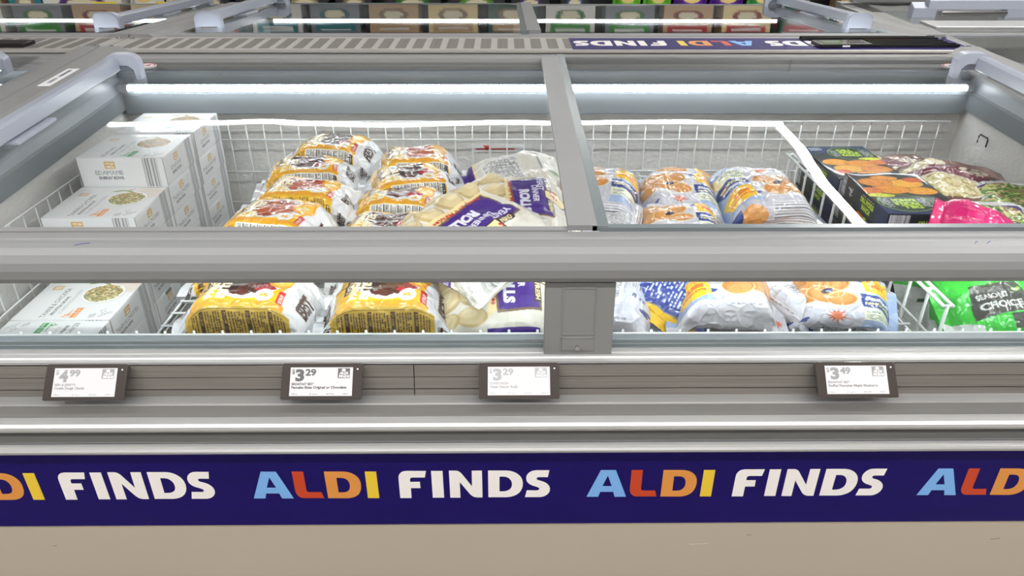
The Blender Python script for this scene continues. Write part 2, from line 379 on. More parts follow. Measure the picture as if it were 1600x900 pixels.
GLYPHS = [('A','blue',[[(23.2,65.9),(50.9,65.7),(74.6,-0.5),(52.8,-0.4),(49.5,12.2),(25.1,12.4),(21.8,-0.1),(0.0,0.0)],[(36.9,52.5),(28.2,26.4),(45.9,26.3)]]),('L','red',[[(79.9,65.7),(100.8,65.6),(101.0,37.3),(100.9,23.0),(101.3,18.1),(102.4,15.7),(104.7,14.7),(128.4,14.6),(131.6,-0.0),(93.4,0.2),(89.5,1.2),(85.7,3.7),(82.7,8.0),(81.0,12.8),(80.3,17.7),(80.1,24.3)]]),('D','orange',[[(138.9,65.4),(173.9,65.1),(179.5,64.5),(184.3,63.2),(188.9,61.2),(192.6,58.6),(196.2,55.3),(199.0,51.7),(201.2,47.6),(202.9,42.0),(203.7,36.0),(203.7,30.1),(202.8,22.3),(201.1,16.3),(198.0,10.2),(194.5,6.4),(190.6,3.6),(186.9,1.8),(182.2,0.3),(176.7,-0.6),(139.4,-0.3)],[(159.9,50.3),(167.9,50.3),(172.2,49.9),(176.5,48.3),(180.1,44.5),(182.3,39.8),(183.2,34.4),(183.2,29.0),(182.1,23.6),(180.5,20.0),(178.1,17.0),(174.8,15.0),(171.1,14.0),(166.6,13.8),(160.3,13.9)]]),('I','yellow',[[(213.7,64.9),(234.6,64.8),(235.1,-0.8),(213.9,-0.6)]]),('F','white',[[(274.4,-0.8),(274.5,29.6),(274.6,48.9),(275.2,54.1),(276.9,58.5),(279.8,62.3),(283.8,64.8),(289.7,66.0),(326.1,65.8),(323.2,50.2),(300.1,50.3),(297.7,49.6),(296.1,47.8),(295.5,45.0),(295.6,39.2),(313.4,39.1),(313.8,23.9),(295.8,24.0),(295.6,-1.0)]]),('I','white',[[(335.5,65.7),(356.5,65.6),(356.8,-0.4),(335.6,-0.3)]]),('N','white',[[(368.3,66.2),(380.4,66.1),(383.8,65.6),(387.2,63.5),(389.8,61.0),(391.8,58.2),(409.9,27.4),(410.3,65.9),(429.0,66.0),(429.0,-0.3),(418.3,-0.2),(414.4,0.6),(411.5,2.2),(408.6,4.6),(405.3,8.9),(387.4,38.6),(387.4,-0.7),(368.5,-0.5)]]),('D','white',[[(440.3,66.0),(475.0,65.8),(480.7,65.0),(486.5,62.9),(491.8,59.9),(496.1,56.1),(499.5,52.0),(502.1,47.2),(503.7,42.1),(504.6,35.9),(504.5,29.4),(503.6,23.6),(501.4,17.0),(497.9,11.1),(493.0,6.3),(487.6,3.2),(481.8,1.0),(474.9,-0.1),(440.1,0.2)],[(461.2,51.6),(470.2,51.5),(475.0,50.2),(478.8,47.4),(481.9,43.1),(483.7,38.6),(484.4,33.4),(484.0,27.6),(482.4,22.6),(479.8,18.9),(475.9,16.2),(471.0,14.6),(467.1,14.4),(461.0,14.4)]]),('S','white',[[(553.0,66.0),(550.6,49.7),(533.7,49.9),(531.3,49.1),(529.7,47.1),(530.2,44.5),(532.4,42.2),(537.8,40.2),(542.7,38.2),(547.1,35.4),(551.0,31.7),(553.9,27.1),(555.5,21.3),(555.3,16.0),(553.8,11.0),(550.7,6.4),(546.9,3.2),(542.5,0.8),(537.6,-0.2),(509.0,-0.0),(512.2,16.6),(531.5,16.4),(534.4,17.7),(535.8,20.3),(534.7,23.3),(531.8,25.3),(526.9,27.3),(521.5,29.6),(517.1,32.6),(513.7,36.5),(511.5,41.0),(510.6,46.8),(511.2,51.9),(512.9,56.4),(515.8,60.4),(519.5,63.6),(523.8,65.5),(529.6,66.2)]])]
# ------------------------------------------------------------------ materials
M = {}
M['plastic'] = mat('grey_plastic', (132, 132, 132), 0.42, spec=0.4, var=(0.03, (2, 8, 8)))
M['plastic_dark'] = mat('dark_grey_plastic', (124, 124, 122), 0.45, spec=0.4)
M['alu'] = mat('brushed_aluminium', (142, 141, 139), 0.40, metal=0.3, var=(0.04, (3, 200, 200)))
M['alu_light'] = mat('light_aluminium', (170, 169, 167), 0.38, metal=0.3, var=(0.03, (2, 120, 120)))
M['rail'] = mat('scratched_price_rail', (120, 115, 109), 0.4, metal=0.25, var=(0.16, (4, 160, 420)), bump=(0.3, 0.0005, (10, 200, 300)))
M['liner'] = mat('freezer_liner', (124, 129, 134), 0.35, spec=0.5, var=(0.03, (3, 3, 9)))
M['frost'] = mat('stucco_liner', (222, 220, 216), 0.6, bump=(1.0, 0.004, (55, 55, 90)), var=(0.06, (9, 9, 14)))
M['rim'] = mat('rim_grey', (130, 129, 127), 0.45, var=(0.03, (3, 30, 30)))
M['rim_blue'] = mat('rim_side', (158, 163, 176), 0.3, spec=0.6)
M['cream'] = mat('beige_cabinet', (176, 165, 148), 0.5, var=(0.02, (1.5, 3, 2)))
M['navy'] = mat('navy_vinyl', (20, 5, 88), 0.5, spec=0.15, var=(0.10, (7, 3, 30)))
M['black'] = mat('black_plastic', (22, 20, 20), 0.3, spec=0.5)
M['bezel'] = mat('display_case', (62, 54, 50), 0.22, spec=0.6, coat=0.5)
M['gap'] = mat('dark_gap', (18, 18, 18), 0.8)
M['wire'] = mat('white_coated_wire', (224, 226, 226), 0.3, spec=0.6)
M['screw'] = mat('screw_metal', (200, 200, 200), 0.2, metal=1.0)
M['glass'] = glass_mat('lid_glass', (0.972, 0.98, 0.98), 1.5, wave=0.0007)
M['window'] = glass_mat('front_glass', (0.96, 0.98, 0.98), 1.45)
M['edge'] = mat('glass_edge_profile', (104, 112, 114), 0.25, spec=0.6)
M['led'] = lamp_mat('led_strip', (0.92, 0.98, 1.0), FREEZER_LAMP, beads=42)
M['ceil_lamp'] = lamp_mat('ceiling_tube', (1.0, 0.99, 0.97), CEILING_LAMP)
M['grille'] = mat('vent_grille_slots', (112, 106, 100), 0.6, var=(0.12, (300, 3, 3)))
M['spine'] = mat('vent_cover_metal', (166, 162, 156), 0.45, metal=0.2, var=(0.05, (20, 20, 20)))
M['sticker'] = mat('white_sticker', (230, 230, 232), 0.4)
M['ink'] = mat('sticker_ink', (35, 35, 40), 0.5)
M['red'] = mat('red_print', (196, 52, 44), 0.5)
M['floor'] = mat('store_floor', (150, 145, 138), 0.35, var=(0.05, (2, 2, 2)))
M['wall'] = mat('store_wall', (150, 148, 146), 0.8)
M['ceil'] = mat('store_ceiling', (120, 122, 126), 0.8)
LC = {'blue': (118, 170, 226), 'red': (190, 62, 22), 'orange': (214, 140, 62), 'yellow': (228, 192, 50), 'white': (236, 230, 226)}
ML = {k: mat('vinyl_'+k, v, 0.4, spec=0.35) for k, v in LC.items()}

# ------------------------------------------------------------------ the store
def struct(mb, name, m): return tag(mb.build(name, m), kind='structure')
struct(MB().box(-7, 8, -4, 11, -0.1, 0), 'floor', M['floor'])
struct(MB().box(-7, 8, -4, 11, 3.6, 3.7), 'ceiling', M['ceil'])
struct(MB().box(-7, 8, 11, 11.1, 0, 3.6), 'wall_back', M['wall'])
struct(MB().box(-7, 8, -4.1, -4, 0, 3.6), 'wall_front', M['wall'])
struct(MB().box(-7.1, -7, -4, 11, 0, 3.6), 'wall_left', M['wall'])
struct(MB().box(8, 8.1, -4, 11, 0, 3.6), 'wall_right', M['wall'])
def ceiling_lamp(x0, x1, y0, y1, label):
    cx, cy = (x0+x1)/2, (y0+y1)/2; r = empty('ceiling_light', (cx, cy, 3.0)); tag(r, label, 'ceiling light')
    h = MB().box(x0-0.02, x1+0.02, y0-0.02, y1+0.02, 3.012, 3.05); o = h.build('housing', M['plastic'], r); o.location = (-cx, -cy, -3.0)
    d = MB().box(x0, x1, y0, y1, 3.0, 3.014).build('diffuser', M['ceil_lamp'], r); d.location = (-cx, -cy, -3.0)
    for sx in (x0+0.3, x1-0.3):
        s_ = MB().tube([(sx if x1-x0 > 1 else cx, cy if x1-x0 > 1 else (y0+0.3 if sx == x0+0.3 else y1-0.3), 3.05), (sx if x1-x0 > 1 else cx, cy if x1-x0 > 1 else (y0+0.3 if sx == x0+0.3 else y1-0.3), 3.6)], 0.004)
        s_ = s_.build('suspension_wire', M['plastic'], r); s_.location = (-cx, -cy, -3.0)
ceiling_lamp(-3.72, 2.63, 6.635, 6.69, 'long white ceiling tube light running across behind the far shelf')
ceiling_lamp(2.55, 2.63, 0.3, 6.58, 'long white ceiling tube light running from front to back, right of the freezers')
ceiling_lamp(-5.6, -5.52, 0.3, 6.58, 'long white ceiling tube light running from front to back, left of the freezers')
ceiling_lamp(-4.2, 4.4, 0.06, 0.14, 'long white ceiling tube light overhead in front of the nearest freezer')
ceiling_lamp(-3.2, 2.4, -2.40, -2.32, 'white ceiling tube light far behind the camera')
ceiling_lamp(-6.0, 6.0, 9.6, 9.68, 'white ceiling tube light far at the back of the store')

# ------------------------------------------------------------------ chest freezer
FX0, FX1 = -1.25, 1.485
FC = (0.1175, 1.7, 0.0)
zl = lambda y: 0.979-0.054*(2.25-y)
def make_freezer():
    R = empty('chest_freezer', FC)
    def P(mb, name, m, **k):
        o = mb.build(name, m, R, **k); o.location = (-FC[0], -FC[1], 0); return o
    def S(mb, name, m, parent, **k): return mb.build(name, m, parent, **k)
    # outer cabinet
    b = MB().ex([(1.031, 0.10), (1.031, 0.365), (1.036, 0.37), (1.036, 0.56), (1.05, 0.58), (1.06, 0.62), (1.09, 0.66), (1.115, 0.69), (1.135, 0.70), (1.135, 0.66), (1.10, 0.55), (1.10, 0.42), (2.31, 0.42), (2.31, 0.10)], FX0, FX1)
    P(b, 'cabinet_body', M['cream'])
    P(MB().box(FX0+0.02, FX1-0.02, 1.07, 2.3, 0.0, 0.10), 'plinth', M['gap'])
    for k in range(6):
        pass
    # bumper rails
    P(MB().ex([(1.034, 0.561), (1.030, 0.562), (1.025, 0.5615), (1.020, 0.5595), (1.0172, 0.556), (1.0172, 0.552), (1.020, 0.548), (1.034, 0.545)], FX0, FX1), 'bumper_rail', M['alu_light'])
    P(MB().ex([(1.0345, 0.5615), (1.0345, 0.579), (1.0365, 0.580), (1.054, 0.580), (1.054, 0.5615)], FX0, FX1), 'bumper_channel', M['plastic_dark'])
    P(MB().ex([(1.045, 0.613), (1.036, 0.6125), (1.028, 0.611), (1.0225, 0.607), (1.0205, 0.602), (1.0222, 0.597), (1.030, 0.593), (1.045, 0.592)], FX0, FX1), 'bumper_rail', M['alu_light'])
    P(MB().ex([(1.0440, 0.6135), (1.0425, 0.640), (1.0445, 0.6425), (1.066, 0.6432), (1.072, 0.640), (1.072, 0.6135)], FX0, FX1), 'ledge_profile', M['alu'])
    # price rail in two lengths, three grooves each
    sx = -0.162
    for x0, x1 in ((FX0, sx-0.0008), (sx+0.0008, FX1)):
        pr = MB()
        def pt(t, off=0.0): return (1.0655+(1.0800-1.0655)*t-off*0.96, 0.6432+(0.6985-0.6432)*t+off*0.27)
        prof = []
        for t0, t1 in ((0.0, 0.20), (0.235, 0.60), (0.625, 1.0)):
            prof += [pt(t0, 0), pt(t1, 0), pt(t1+0.008, -0.006), pt(t1+0.03, -0.006)]
        prof = prof[:-2]+[(1.083, 0.697), (1.09, 0.66), (1.075, 0.6435)]
        pr.ex(prof, x0, x1); P(pr, 'price_rail', M['rail'])
    P(MB().box(FX0, FX1, 1.0915, 1.10, 0.645, 0.6945), 'shadow_gap', M['gap'])  # black strip stands in for the shade inside the slot
    # window ledge
    P(MB().ex([(1.134, 0.690), (1.134, 0.7015), (1.1225, 0.7015), (1.1215, 0.7045), (1.111, 0.7050), (1.1095, 0.7030), (1.107, 0.7030), (1.105, 0.7048), (1.0975, 0.7045), (1.0945, 0.702), (1.0885, 0.7005), (1.0875, 0.696), (1.0915, 0.692), (1.11, 0.688)], FX0, FX1), 'window_ledge', M['alu_light'])
    P(MB().ex([(1.131, 0.7015), (1.131, 0.7085), (1.1325, 0.7095), (1.1325, 0.7165), (1.134, 0.7175), (1.150, 0.7175), (1.150, 0.44), (1.140, 0.44), (1.140, 0.7015)], FX0, FX1), 'window_sill', M['liner'])
    # front window glass, left and right of the lock post
    for x0, x1 in ((FX0+0.09, 0.072), (0.188, FX1-0.09)):
        P(MB().box(x0, x1, 1.124, 1.1285, 0.7005, 0.845), 'window_pane', M['window'])
    g = MB().ex([(1.165, 0.898), (1.162, 0.918), (1.157, 0.9215), (1.137, 0.9210), (1.1345, 0.9175), (1.126, 0.9168), (1.114, 0.913), (1.104, 0.9045), (1.0975, 0.892), (1.0955, 0.878), (1.098, 0.862), (1.1035, 0.852), (1.112, 0.8475), (1.135, 0.8465), (1.165, 0.856)], FX0, FX1)
    gr = P(g, 'grab_rail', M['plastic'], smooth=False)
    # lock post
    lp = P(MB().ex([(1.128, 0.700), (1.1035, 0.700), (1.1030, 0.703), (1.1095, 0.8465), (1.13, 0.8465)], 0.069, 0.190), 'lock_post', M['plastic_dark'], bevel=0.001)
    zf = lambda z: 1.103+(z-0.703)*0.0453
    f = MB()
    def fr(x0, x1, z0, z1, w=0.0013, d=0.0012):
        for a, b_, c, e in ((x0, x1, z1-w, z1), (x0, x1, z0, z0+w), (x0, x0+w, z0, z1), (x1-w, x1, z0, z1)):
            f.ex([(zf(c)-d, c), (zf(e)-d, e), (zf(e)+.002, e), (zf(c)+.002, c)], a, b_)
    fr(0.099, 0.158, 0.746, 0.838); fr(0.0985, 0.157, 0.7125, 0.7395)
    S(f, 'cover_frame', M['plastic'], lp)
    S(MB().ex([(zf(.715)-.0015, .715), (zf(.737)-.0015, .737), (zf(.737)+.002, .737), (zf(.715)+.002, .715)], 0.1005, 0.1555), 'lock_flap', M['plastic_dark'], lp)
    S(MB().disc((0.128, zf(.7205)-.003, 0.7205), 0.0042, 0.006, 'y'), 'lock_cylinder', M['screw'], lp)
    # liner: smooth upper band, textured lower walls, floor
    up = MB()
    up.ex([(2.21, 0.962), (2.200, 0.960), (2.200, 0.8345), (2.214, 0.829), (2.235, 0.829), (2.235, 0.962)], -1.13, 1.385)
    up.box(-1.175, -1.130, 1.15, 2.235, -0.13, -0.002, lambda y: zl(y)-0.02*0)
    up.box(1.385, 1.43, 1.15, 2.235, -0.13, -0.002, lambda y: zl(y))
    P(up, 'liner_band', M['liner'])
    fr_ = MB().box(-1.19, 1.445, 2.2352, 2.26, 0.42, 0.8288); fr_.box(-1.19, -1.145, 1.151, 2.235, 0.42, 0.855); fr_.box(1.40, 1.445, 1.151, 2.235, 0.42, 0.855)
    P(fr_, 'textured_wall', M['frost'])
    P(MB().box(-1.145, 1.40, 1.151, 2.235, 0.421, 0.43), 'inner_floor', M['frost'])
    # end rims
    for sgn, xe in ((1, FX0), (-1, FX1)):
        e = lambda d: xe+sgn*d
        pr = [(e(0.0012), -0.40), (e(0.0012), 0.009), (e(0.003), 0.011), (e(0.062), 0.011), (e(0.067), 0.008), (e(0.110), -0.013), (e(0.125), -0.014), (e(0.125), -0.02), (e(0.07), -0.022), (e(0.07), -0.40)]
        if sgn < 0: pr = pr[::-1]
        P(MB().ey(pr, 1.165, 2.374, lambda y: zl(y), 4), 'end_rim', M['rim'])
    # rear rim with two lid tracks
    P(MB().ex([(2.315, 0.42), (2.315, 0.973), (2.385, 0.9735), (2.385, 0.90), (2.39, 0.90), (2.39, 0.979), (2.36, 0.979)][::1] if False else
              [(2.262, 0.42), (2.262, 0.955), (2.212, 0.955), (2.212, 0.968), (2.216, 0.9695), (2.245, 0.9705), (2.247, 0.962), (2.256, 0.962), (2.258, 0.9795), (2.266, 0.982), (2.294, 0.9815), (2.297, 0.9745), (2.372, 0.9755), (2.374, 0.42)], FX0+0.07, FX1-0.07), 'rear_rim', M['rim'])
    # LED strips
    arc = lambda a0, a1, r_, n=9: [(2.183+r_*math.cos(a), 0.9145+r_*math.sin(a)) for a in np.linspace(a0, a1, n)]
    l = P(MB().ex(arc(math.radians(80), math.radians(308), 0.0085), -1.10, 1.362), 'light_strip', M['led'])
    S(MB().ex([(2.187, 0.9255)]+[(2.1835, 0.9255), (2.1995, 0.9255), (2.1995, 0.911), (2.193, 0.911)], -1.10, 1.362), 'light_channel', M['liner'], l)
    S(MB().tube([(-1.125, 2.183, 0.9145), (-1.10, 2.183, 0.9145)], 0.0105, 12), 'light_cap', M['plastic'], l)
    S(MB().tube([(1.362, 2.183, 0.9145), (1.38, 2.183, 0.9145)], 0.0105, 12), 'light_cap', M['plastic'], l)
    l2 = P(MB().box(-1.10, 1.362, 1.1500, 1.1545, 0.838, 0.861), 'light_strip', M['led'])
    S(MB().box(-1.11, 1.372, 1.1455, 1.1499, 0.836, 0.863), 'light_channel', M['liner'], l2)
    # lids
    def lid(x0, x1, hs, dz, mull):
        m0, m1 = mull
        fm = MB()
        if hs < 0: fm.box(m0, m1, 1.16, 2.262, dz+0.002, dz+0.012, zl)
        else: fm.box(m0, m1, 1.16, 2.285, dz-0.003, dz+0.006, zl)
        fm.box(x0, x1, 1.158, 1.172, dz-0.004, dz+0.004, zl)
        L = P(fm, 'sliding_lid', M['plastic'] if hs < 0 else M['edge'])
        S(MB().box(x0, x1, 1.172, 2.222 if hs < 0 else 2.275, dz-0.002, dz+0.002, zl), 'glass_pane', M['glass'], L)
        xh = x0 if hs < 0 else x1; q = 1 if hs < 0 else -1; X = lambda d: xh+q*d
        bar = [(X(0.0), 0.016), (X(0.0), 0.040), (X(0.006), 0.046), (X(0.030), 0.048), (X(0.037), 0.043), (X(0.038), 0.014), (X(0.034), 0.011), (X(0.004), 0.011)]
        if q < 0: bar = bar[::-1]
        S(MB().ey(bar, 1.20, 2.100, lambda y: zl(y)+dz, 3), 'handle_bar', M['rim_blue'], L)
        for y0, y1 in ((2.100, 2.128), (1.172, 1.20)):
            # arched bracket seen from the end: an upside-down U with a rounded outer shoulder
            o = [(X(-0.004), 0.0)]; o += [(X(-0.004+0.035*(1-math.cos(t))), 0.030+0.026*math.sin(t)) for t in np.linspace(0, math.pi/2, 7)]
            o += [(X(0.062+0.03*math.sin(t)), 0.030+0.026*math.cos(t)) for t in np.linspace(0, math.pi/2, 7)]
            o += [(X(0.092), -0.012), (X(0.078), -0.012), (X(0.074), 0.014), (X(0.060), 0.026), (X(0.03), 0.026), (X(0.014), 0.018), (X(0.010), 0.0)]
            if q < 0: o = o[::-1]
            S(MB().ey(o, y0, y1, lambda y: zl(y)+dz), 'end_bracket', M['rim_blue'], L, bevel=0.003)
        for y0, y1 in ((2.1285, 2.132), (1.168, 1.1715)):
            o = [(X(0.0), 0.004)]+[(X(0.035*(1-math.cos(t))), 0.028+0.024*math.sin(t)) for t in np.linspace(0, math.pi/2, 6)]+[(X(0.060+0.028*math.sin(t)), 0.028+0.024*math.cos(t)) for t in np.linspace(0, math.pi/2, 6)]+[(X(0.088), 0.004)]
            if q < 0: o = o[::-1]
            S(MB().ey(o, y0, y1, lambda y: zl(y)+dz), 'bracket_cover', M['rim_blue'], L)
        w = MB().box(min(X(0.004), X(0.010)), max(X(0.004), X(0.010)), 1.55, 1.73, 0.002, 0.014, lambda y: zl(y)+dz)
        w.box(min(X(0.0), X(0.055)), max(X(0.0), X(0.055)), 1.56, 1.72, 0.002, 0.010, lambda y: zl(y)+dz)
        S(w, 'finger_pull', M['rim_blue'], L, bevel=0.002)
        return L
    lid(-1.105, 0.108, -1, 0.000, (0.108, 0.158))
    lid(0.162, 1.355, 1, 0.004, (0.150, 0.178))
    return R, P, S
FZ, FP, FS = make_freezer()
tag(FZ, 'grey chest freezer nearest the camera with navy lettered band and food inside', 'freezer')

# far side and neighbours (before the near freezer gets its own sign and stickers)
SPY = 2.475
def neighbour(dx, far, label):
    c = copy_tree(FZ); c.location = (FC[0]+dx, (2*SPY-FC[1]) if far else FC[1], 0); c.rotation_euler = (0, 0, math.pi if far else 0); c['label'] = label
    return c
neighbour(0, True, 'grey chest freezer behind the nearest one, back to back across the vent cover')
neighbour(-2.7375, False, 'grey chest freezer left of the nearest one, only its right end in view')
neighbour(-2.7375, True, 'grey chest freezer in the far left, diagonally behind the nearest one')

# navy sign band with cut vinyl letters, small stickers
band = FP(MB().box(FX0, FX1, 1.0295, 1.036, 0.3625, 0.5605), 'sign_band', M['navy'])
def word(fn, th, parent, off=0.0):
    for ch, colr, loops in GLYPHS:
        lp = [[(a/1000, b/1000) for a, b in l] for l in loops]
        o = MB().poly(lp, fn, th).build('letter', ML[colr], parent); o['label'] = colr+' letter '+ch
for k in range(4):
    x0 = -0.4727+0.6250*(k-1)
    L0 = GLYPHS; lo, hi = (FX0+0.005, FX1-0.005)
    for ch, colr, loops in GLYPHS:
        if x0+loops[0][0][0]/1000 < lo or x0+max(p[0] for p in loops[0])/1000 > hi: continue
        lp = [[(a/1000, b/1000) for a, b in l] for l in loops]
        o = MB().poly(lp, lambda a, b, t: (x0+a, 1.0295-t, 0.4322+b), 0.0005).build('letter', ML[colr], band); o['label'] = colr+' letter '+ch
def ring_sticker(cx, cy, parent):
    s_ = MB().disc((cx, cy, zl(cy)-0.003+0.006), 0.030, 0.001, 'z', 32); o = s_.build('warning_sticker', M['sticker'], parent)
    r = MB(); n = 32
    vs = [(cx+R_*math.cos(2*math.pi*i/n), cy+R_*math.sin(2*math.pi*i/n), zl(cy)+0.0038) for R_ in (0.029, 0.024) for i in range(n)]
    r.add(vs, [(i, (i+1) % n, (i+1) % n+n, i+n) for i in range(n)])
    d = Vector((0.7, 0.7)); r.add([(cx-.021, cy-.017, zl(cy)+.0039), (cx-.017, cy-.021, zl(cy)+.0039), (cx+.021, cy+.017, zl(cy)+.0039), (cx+.017, cy+.021, zl(cy)+.0039)], [(0, 1, 2, 3)])
    r.build('red_ring', M['red'], o)
    k = MB().disc((cx-.008, cy, zl(cy)+.0036), .006, .0005, 'z', 12).disc((cx+.008, cy+.002, zl(cy)+.0036), .006, .0005, 'z', 12).box(cx-.012, cx+.012, cy-.002, cy+.003, zl(cy)+.0034, zl(cy)+.0037)
    k.build('pictogram', M['ink'], o)
def first(o, n): return [c for c in o.children if c.name.split('.')[0] == n]
L1, L2 = first(FZ, 'sliding_lid')[:2]
ring_sticker(-1.035, 2.185, L1); ring_sticker(1.305, 2.185, L2)
er = first(FZ, 'end_rim')[0]
# asset label on the inner side of the left rim
def label_plate(y0, y1):
    x = -1.178
    s_ = MB(); s_.add([(x+.0005, y0, zl(y0)+.000), (x+.0005, y1, zl(y1)+.000), (x+.0005, y1, zl(y1)+.028), (x+.0005, y0, zl(y0)+.028)], [(0, 1, 2, 3)])
    return s_
sl = lambda t, h: (-1.183+0.043*t+h*.44, 0.008-0.021*t+h*.9)
sl = lambda t, h: (-1.222+0.032*t, 0.011+h)
lb = FS(MB().ey([sl(.0, .0001), sl(1, .0001), sl(1, .0011), sl(.0, .0011)], 1.96, 2.12, zl), 'asset_label', M['sticker'], er)
t = MB(); rr = random.Random(3)
for k in range(22):
    y = 1.985+k*0.0055
    if 7 < k < 10: continue
    t.ey([sl(.35, .001), sl(.65, .001), sl(.65, .0015), sl(.35, .0015)], y, y+rr.uniform(.0015, .0035), zl)
FS(t, 'label_print', M['ink'], lb)

# ------------------------------------------------------------------ vent cover along the spine
def vent(x0, x1, slots, label):
    r = tag(empty('vent_cover', ((x0+x1)/2, SPY, 0.9)), label, 'vent cover'); lo = (-(x0+x1)/2, -SPY, -0.9)
    a = MB().ex([(2.378, 0.90), (2.378, 0.9755), (2.366, 0.9785), (2.366, 0.9845), (2.370, 0.9865), (2.580, 0.9865), (2.584, 0.9845), (2.584, 0.9785), (2.572, 0.9755), (2.572, 0.90)], x0+0.001, x1-0.001).build('cover_plate', M['spine'], r); a.location = lo
    if slots:
        g = MB(); x = slots[0]
        while x < slots[1]:
            g.box(x, x+0.033, 2.395, 2.555, 0.9862, 0.9871); x += 0.0535
        g = g.build('grille_slots', M['grille'], r); g.location = lo
    for x in (x0+0.02, x1-0.02):
        for y in (2.40, 2.55):
            s_ = MB().disc((x, y, 0.990), 0.008, 0.007, 'z', 14).build('screw', M['screw'], r); s_.location = lo
    return r, lo
v1, lo1 = vent(FX0, FX1, (-1.20, 0.20), 'grey vent cover with slots and a lettered navy strip between the two nearest freezers')
v2, lo2 = vent(FX0-2.7375, FX0-0.003, (-3.9, -1.33), 'grey slotted vent cover on the far left, ending at the seam beside the nearest freezer')
st = MB().box(0.213, 1.475, 2.378, 2.562, 0.9868, 0.9876).build('sign_strip', M['navy'], v1); st.location = lo1
for xe in (0.812, 1.437):
    for ch, colr, loops in GLYPHS:
        lp = [[(a/1000, b/1000) for a, b in l] for l in loops]
        if xe-max(p[0] for p in loops[0])/1000*1.06 < 0.22: continue
        o = MB().poly(lp, lambda a, b, t: (xe-a*1.06, 2.512-b*1.20, 0.9876+t), 0.0006).build('letter', ML[colr], st); o['label'] = colr+' letter '+ch

# things lying on the spine
def black_display(x, y, label, rz=0.0, w=0.14):
    r = tag(empty('price_display', (x, y, 0.9872), rz), label, 'price display')
    b = MB().box(-w/2, w/2, -.035, .035, 0.0, 0.012).build('display_case', M['black'], r, bevel=0.002)
    MB().box(-w/2+.015, w/2-.015, -.027, .027, 0.012, 0.0126).build('display_screen', M['bezel'], r)
    MB().box(-.012, .012, -.0362, -.035, 0.003, 0.008).build('barcode_label', M['sticker'], r)
black_display(-1.60, 2.43, 'black price display lying on the left vent cover, right one of a pair', 0.0, 0.20)
black_display(-1.82, 2.43, 'black price display at far left on the vent cover, left of a pair', 0.0, 0.20)
black_display(1.075, 2.435, 'black price display lying face up on the navy strip of the vent cover', 0.05, 0.17)
for k, (x0, x1, y, z) in enumerate(((0.98, 1.43, 2.52, .9876), (1.17, 1.425, 2.455, .9876), (1.12, 1.44, 2.405, .9876))):
    o = MB().ex([(y, z), (y, z+.010), (y+.004, z+.010), (y+.004, z+.003), (y+.024, z+.003), (y+.024, z+.010), (y+.028, z+.010), (y+.028, z)], x0, x1).build('black_rail', M['black'])
    tag(o, ['longest black plastic strip on the navy vent cover, rearmost of three', 'short black plastic strip on the navy vent cover, middle one of three', 'black plastic strip on the front edge of the navy vent cover'][k], 'plastic strip')

# ------------------------------------------------------------------ wire baskets
def wires(name, label, segs, loc, cat='wire basket'):
    m = MB()
    for p, q, r_ in segs: m.tube([p, q], r_, 6)
    o = m.build(name, M['wire'], smooth=True, origin=loc); tag(o, label, cat); return o
sg = []
y = 2.19; x = -1.11
for z in (0.813, 0.757, 0.655, 0.555, 0.47): sg.append(((-1.115, y, z), (1.348, y, z), 0.0027))
x = -1.10
while x < 1.35:
    sg.append(((x, y+.004, 0.809), (x, y+.012, 0.80), 0.0022)) ; sg.append(((x, y-.001, 0.813), (x, y+.004, 0.809), 0.0022)); sg.append(((x, y+.012, 0.80), (x, y+.012, 0.475), 0.0022)); x += 0.0527
# left side grid
for z in (0.770, 0.70, 0.60, 0.50): sg.append(((-1.115, 1.157, z), (-1.115, 2.19, z), 0.0024))
yy = 1.17
while yy < 2.18: sg.append(((-1.118, yy, 0.770), (-1.118, yy, 0.435), 0.002)); yy += 0.0527
# front grid
for z in (0.716, 0.60, 0.50): sg.append(((-1.115, 1.155, z), (1.348, 1.155, z), 0.0024))
x = -1.10
while x < 1.35: sg.append(((x, 1.158, 0.722), (x, 1.158, 0.47), 0.0026)); x += 0.0527
for yy in np.arange(1.17, 2.18, 0.0527): sg.append(((-1.115, float(yy), 0.4705), (1.348, float(yy), 0.4705), 0.0024))
for x in np.arange(-1.1, 1.34, 0.0527): sg.append(((float(x), 1.158, 0.4745), (float(x), 2.20, 0.4745), 0.0021))
wires('wire_basket', 'white wire basket lining the rear and left walls of the nearest freezer', sg, (0.1175, 1.70, 0.44))
sg = []
zt = 0.742
for x in (0.833, 0.851): sg.append(((x, 1.205, zt), (x, 2.10, zt), 0.0036))
for z in (0.66, 0.56, 0.482): sg.append(((0.842, 1.205, z), (0.842, 2.10, z), 0.0028))
yy = 1.208
while yy < 2.10:
    sg.append(((0.833, yy, zt), (0.851, yy, zt), 0.003)); sg.append(((0.842, yy, zt), (0.842, yy, 0.478), 0.0036)); yy += 0.068
wires('wire_divider', 'white wire divider with double top rail between pancake bags and navy cartons', sg, (0.842, 1.65, 0.478), 'wire divider')

# fill-line strip and button on the rear wall
s_ = FP(MB().box(-0.105, 0.085, 2.230, 2.2352, 0.705, 0.727), 'fill_line_strip', M['sticker'])
FS(MB().box(-0.09, 0.03, 2.229, 2.2302, 0.712, 0.7165), 'fill_line', M['red'], s_)
FS(MB().add([(-.068, 2.229, .726), (-.044, 2.229, .726), (-.056, 2.229, .709), (-.068, 2.2302, .726), (-.044, 2.2302, .726), (-.056, 2.2302, .709)], [(0, 1, 2), (3, 5, 4), (0, 3, 4, 1), (1, 4, 5, 2), (2, 5, 3, 0)]), 'arrow', M['red'], s_)
bx = spot(917, 238, 0.72)
FP(MB().disc((bx[0]*1.0+0.012, 2.231, 0.722), 0.016, 0.008, 'y', 24), 'round_cap', M['sticker'])
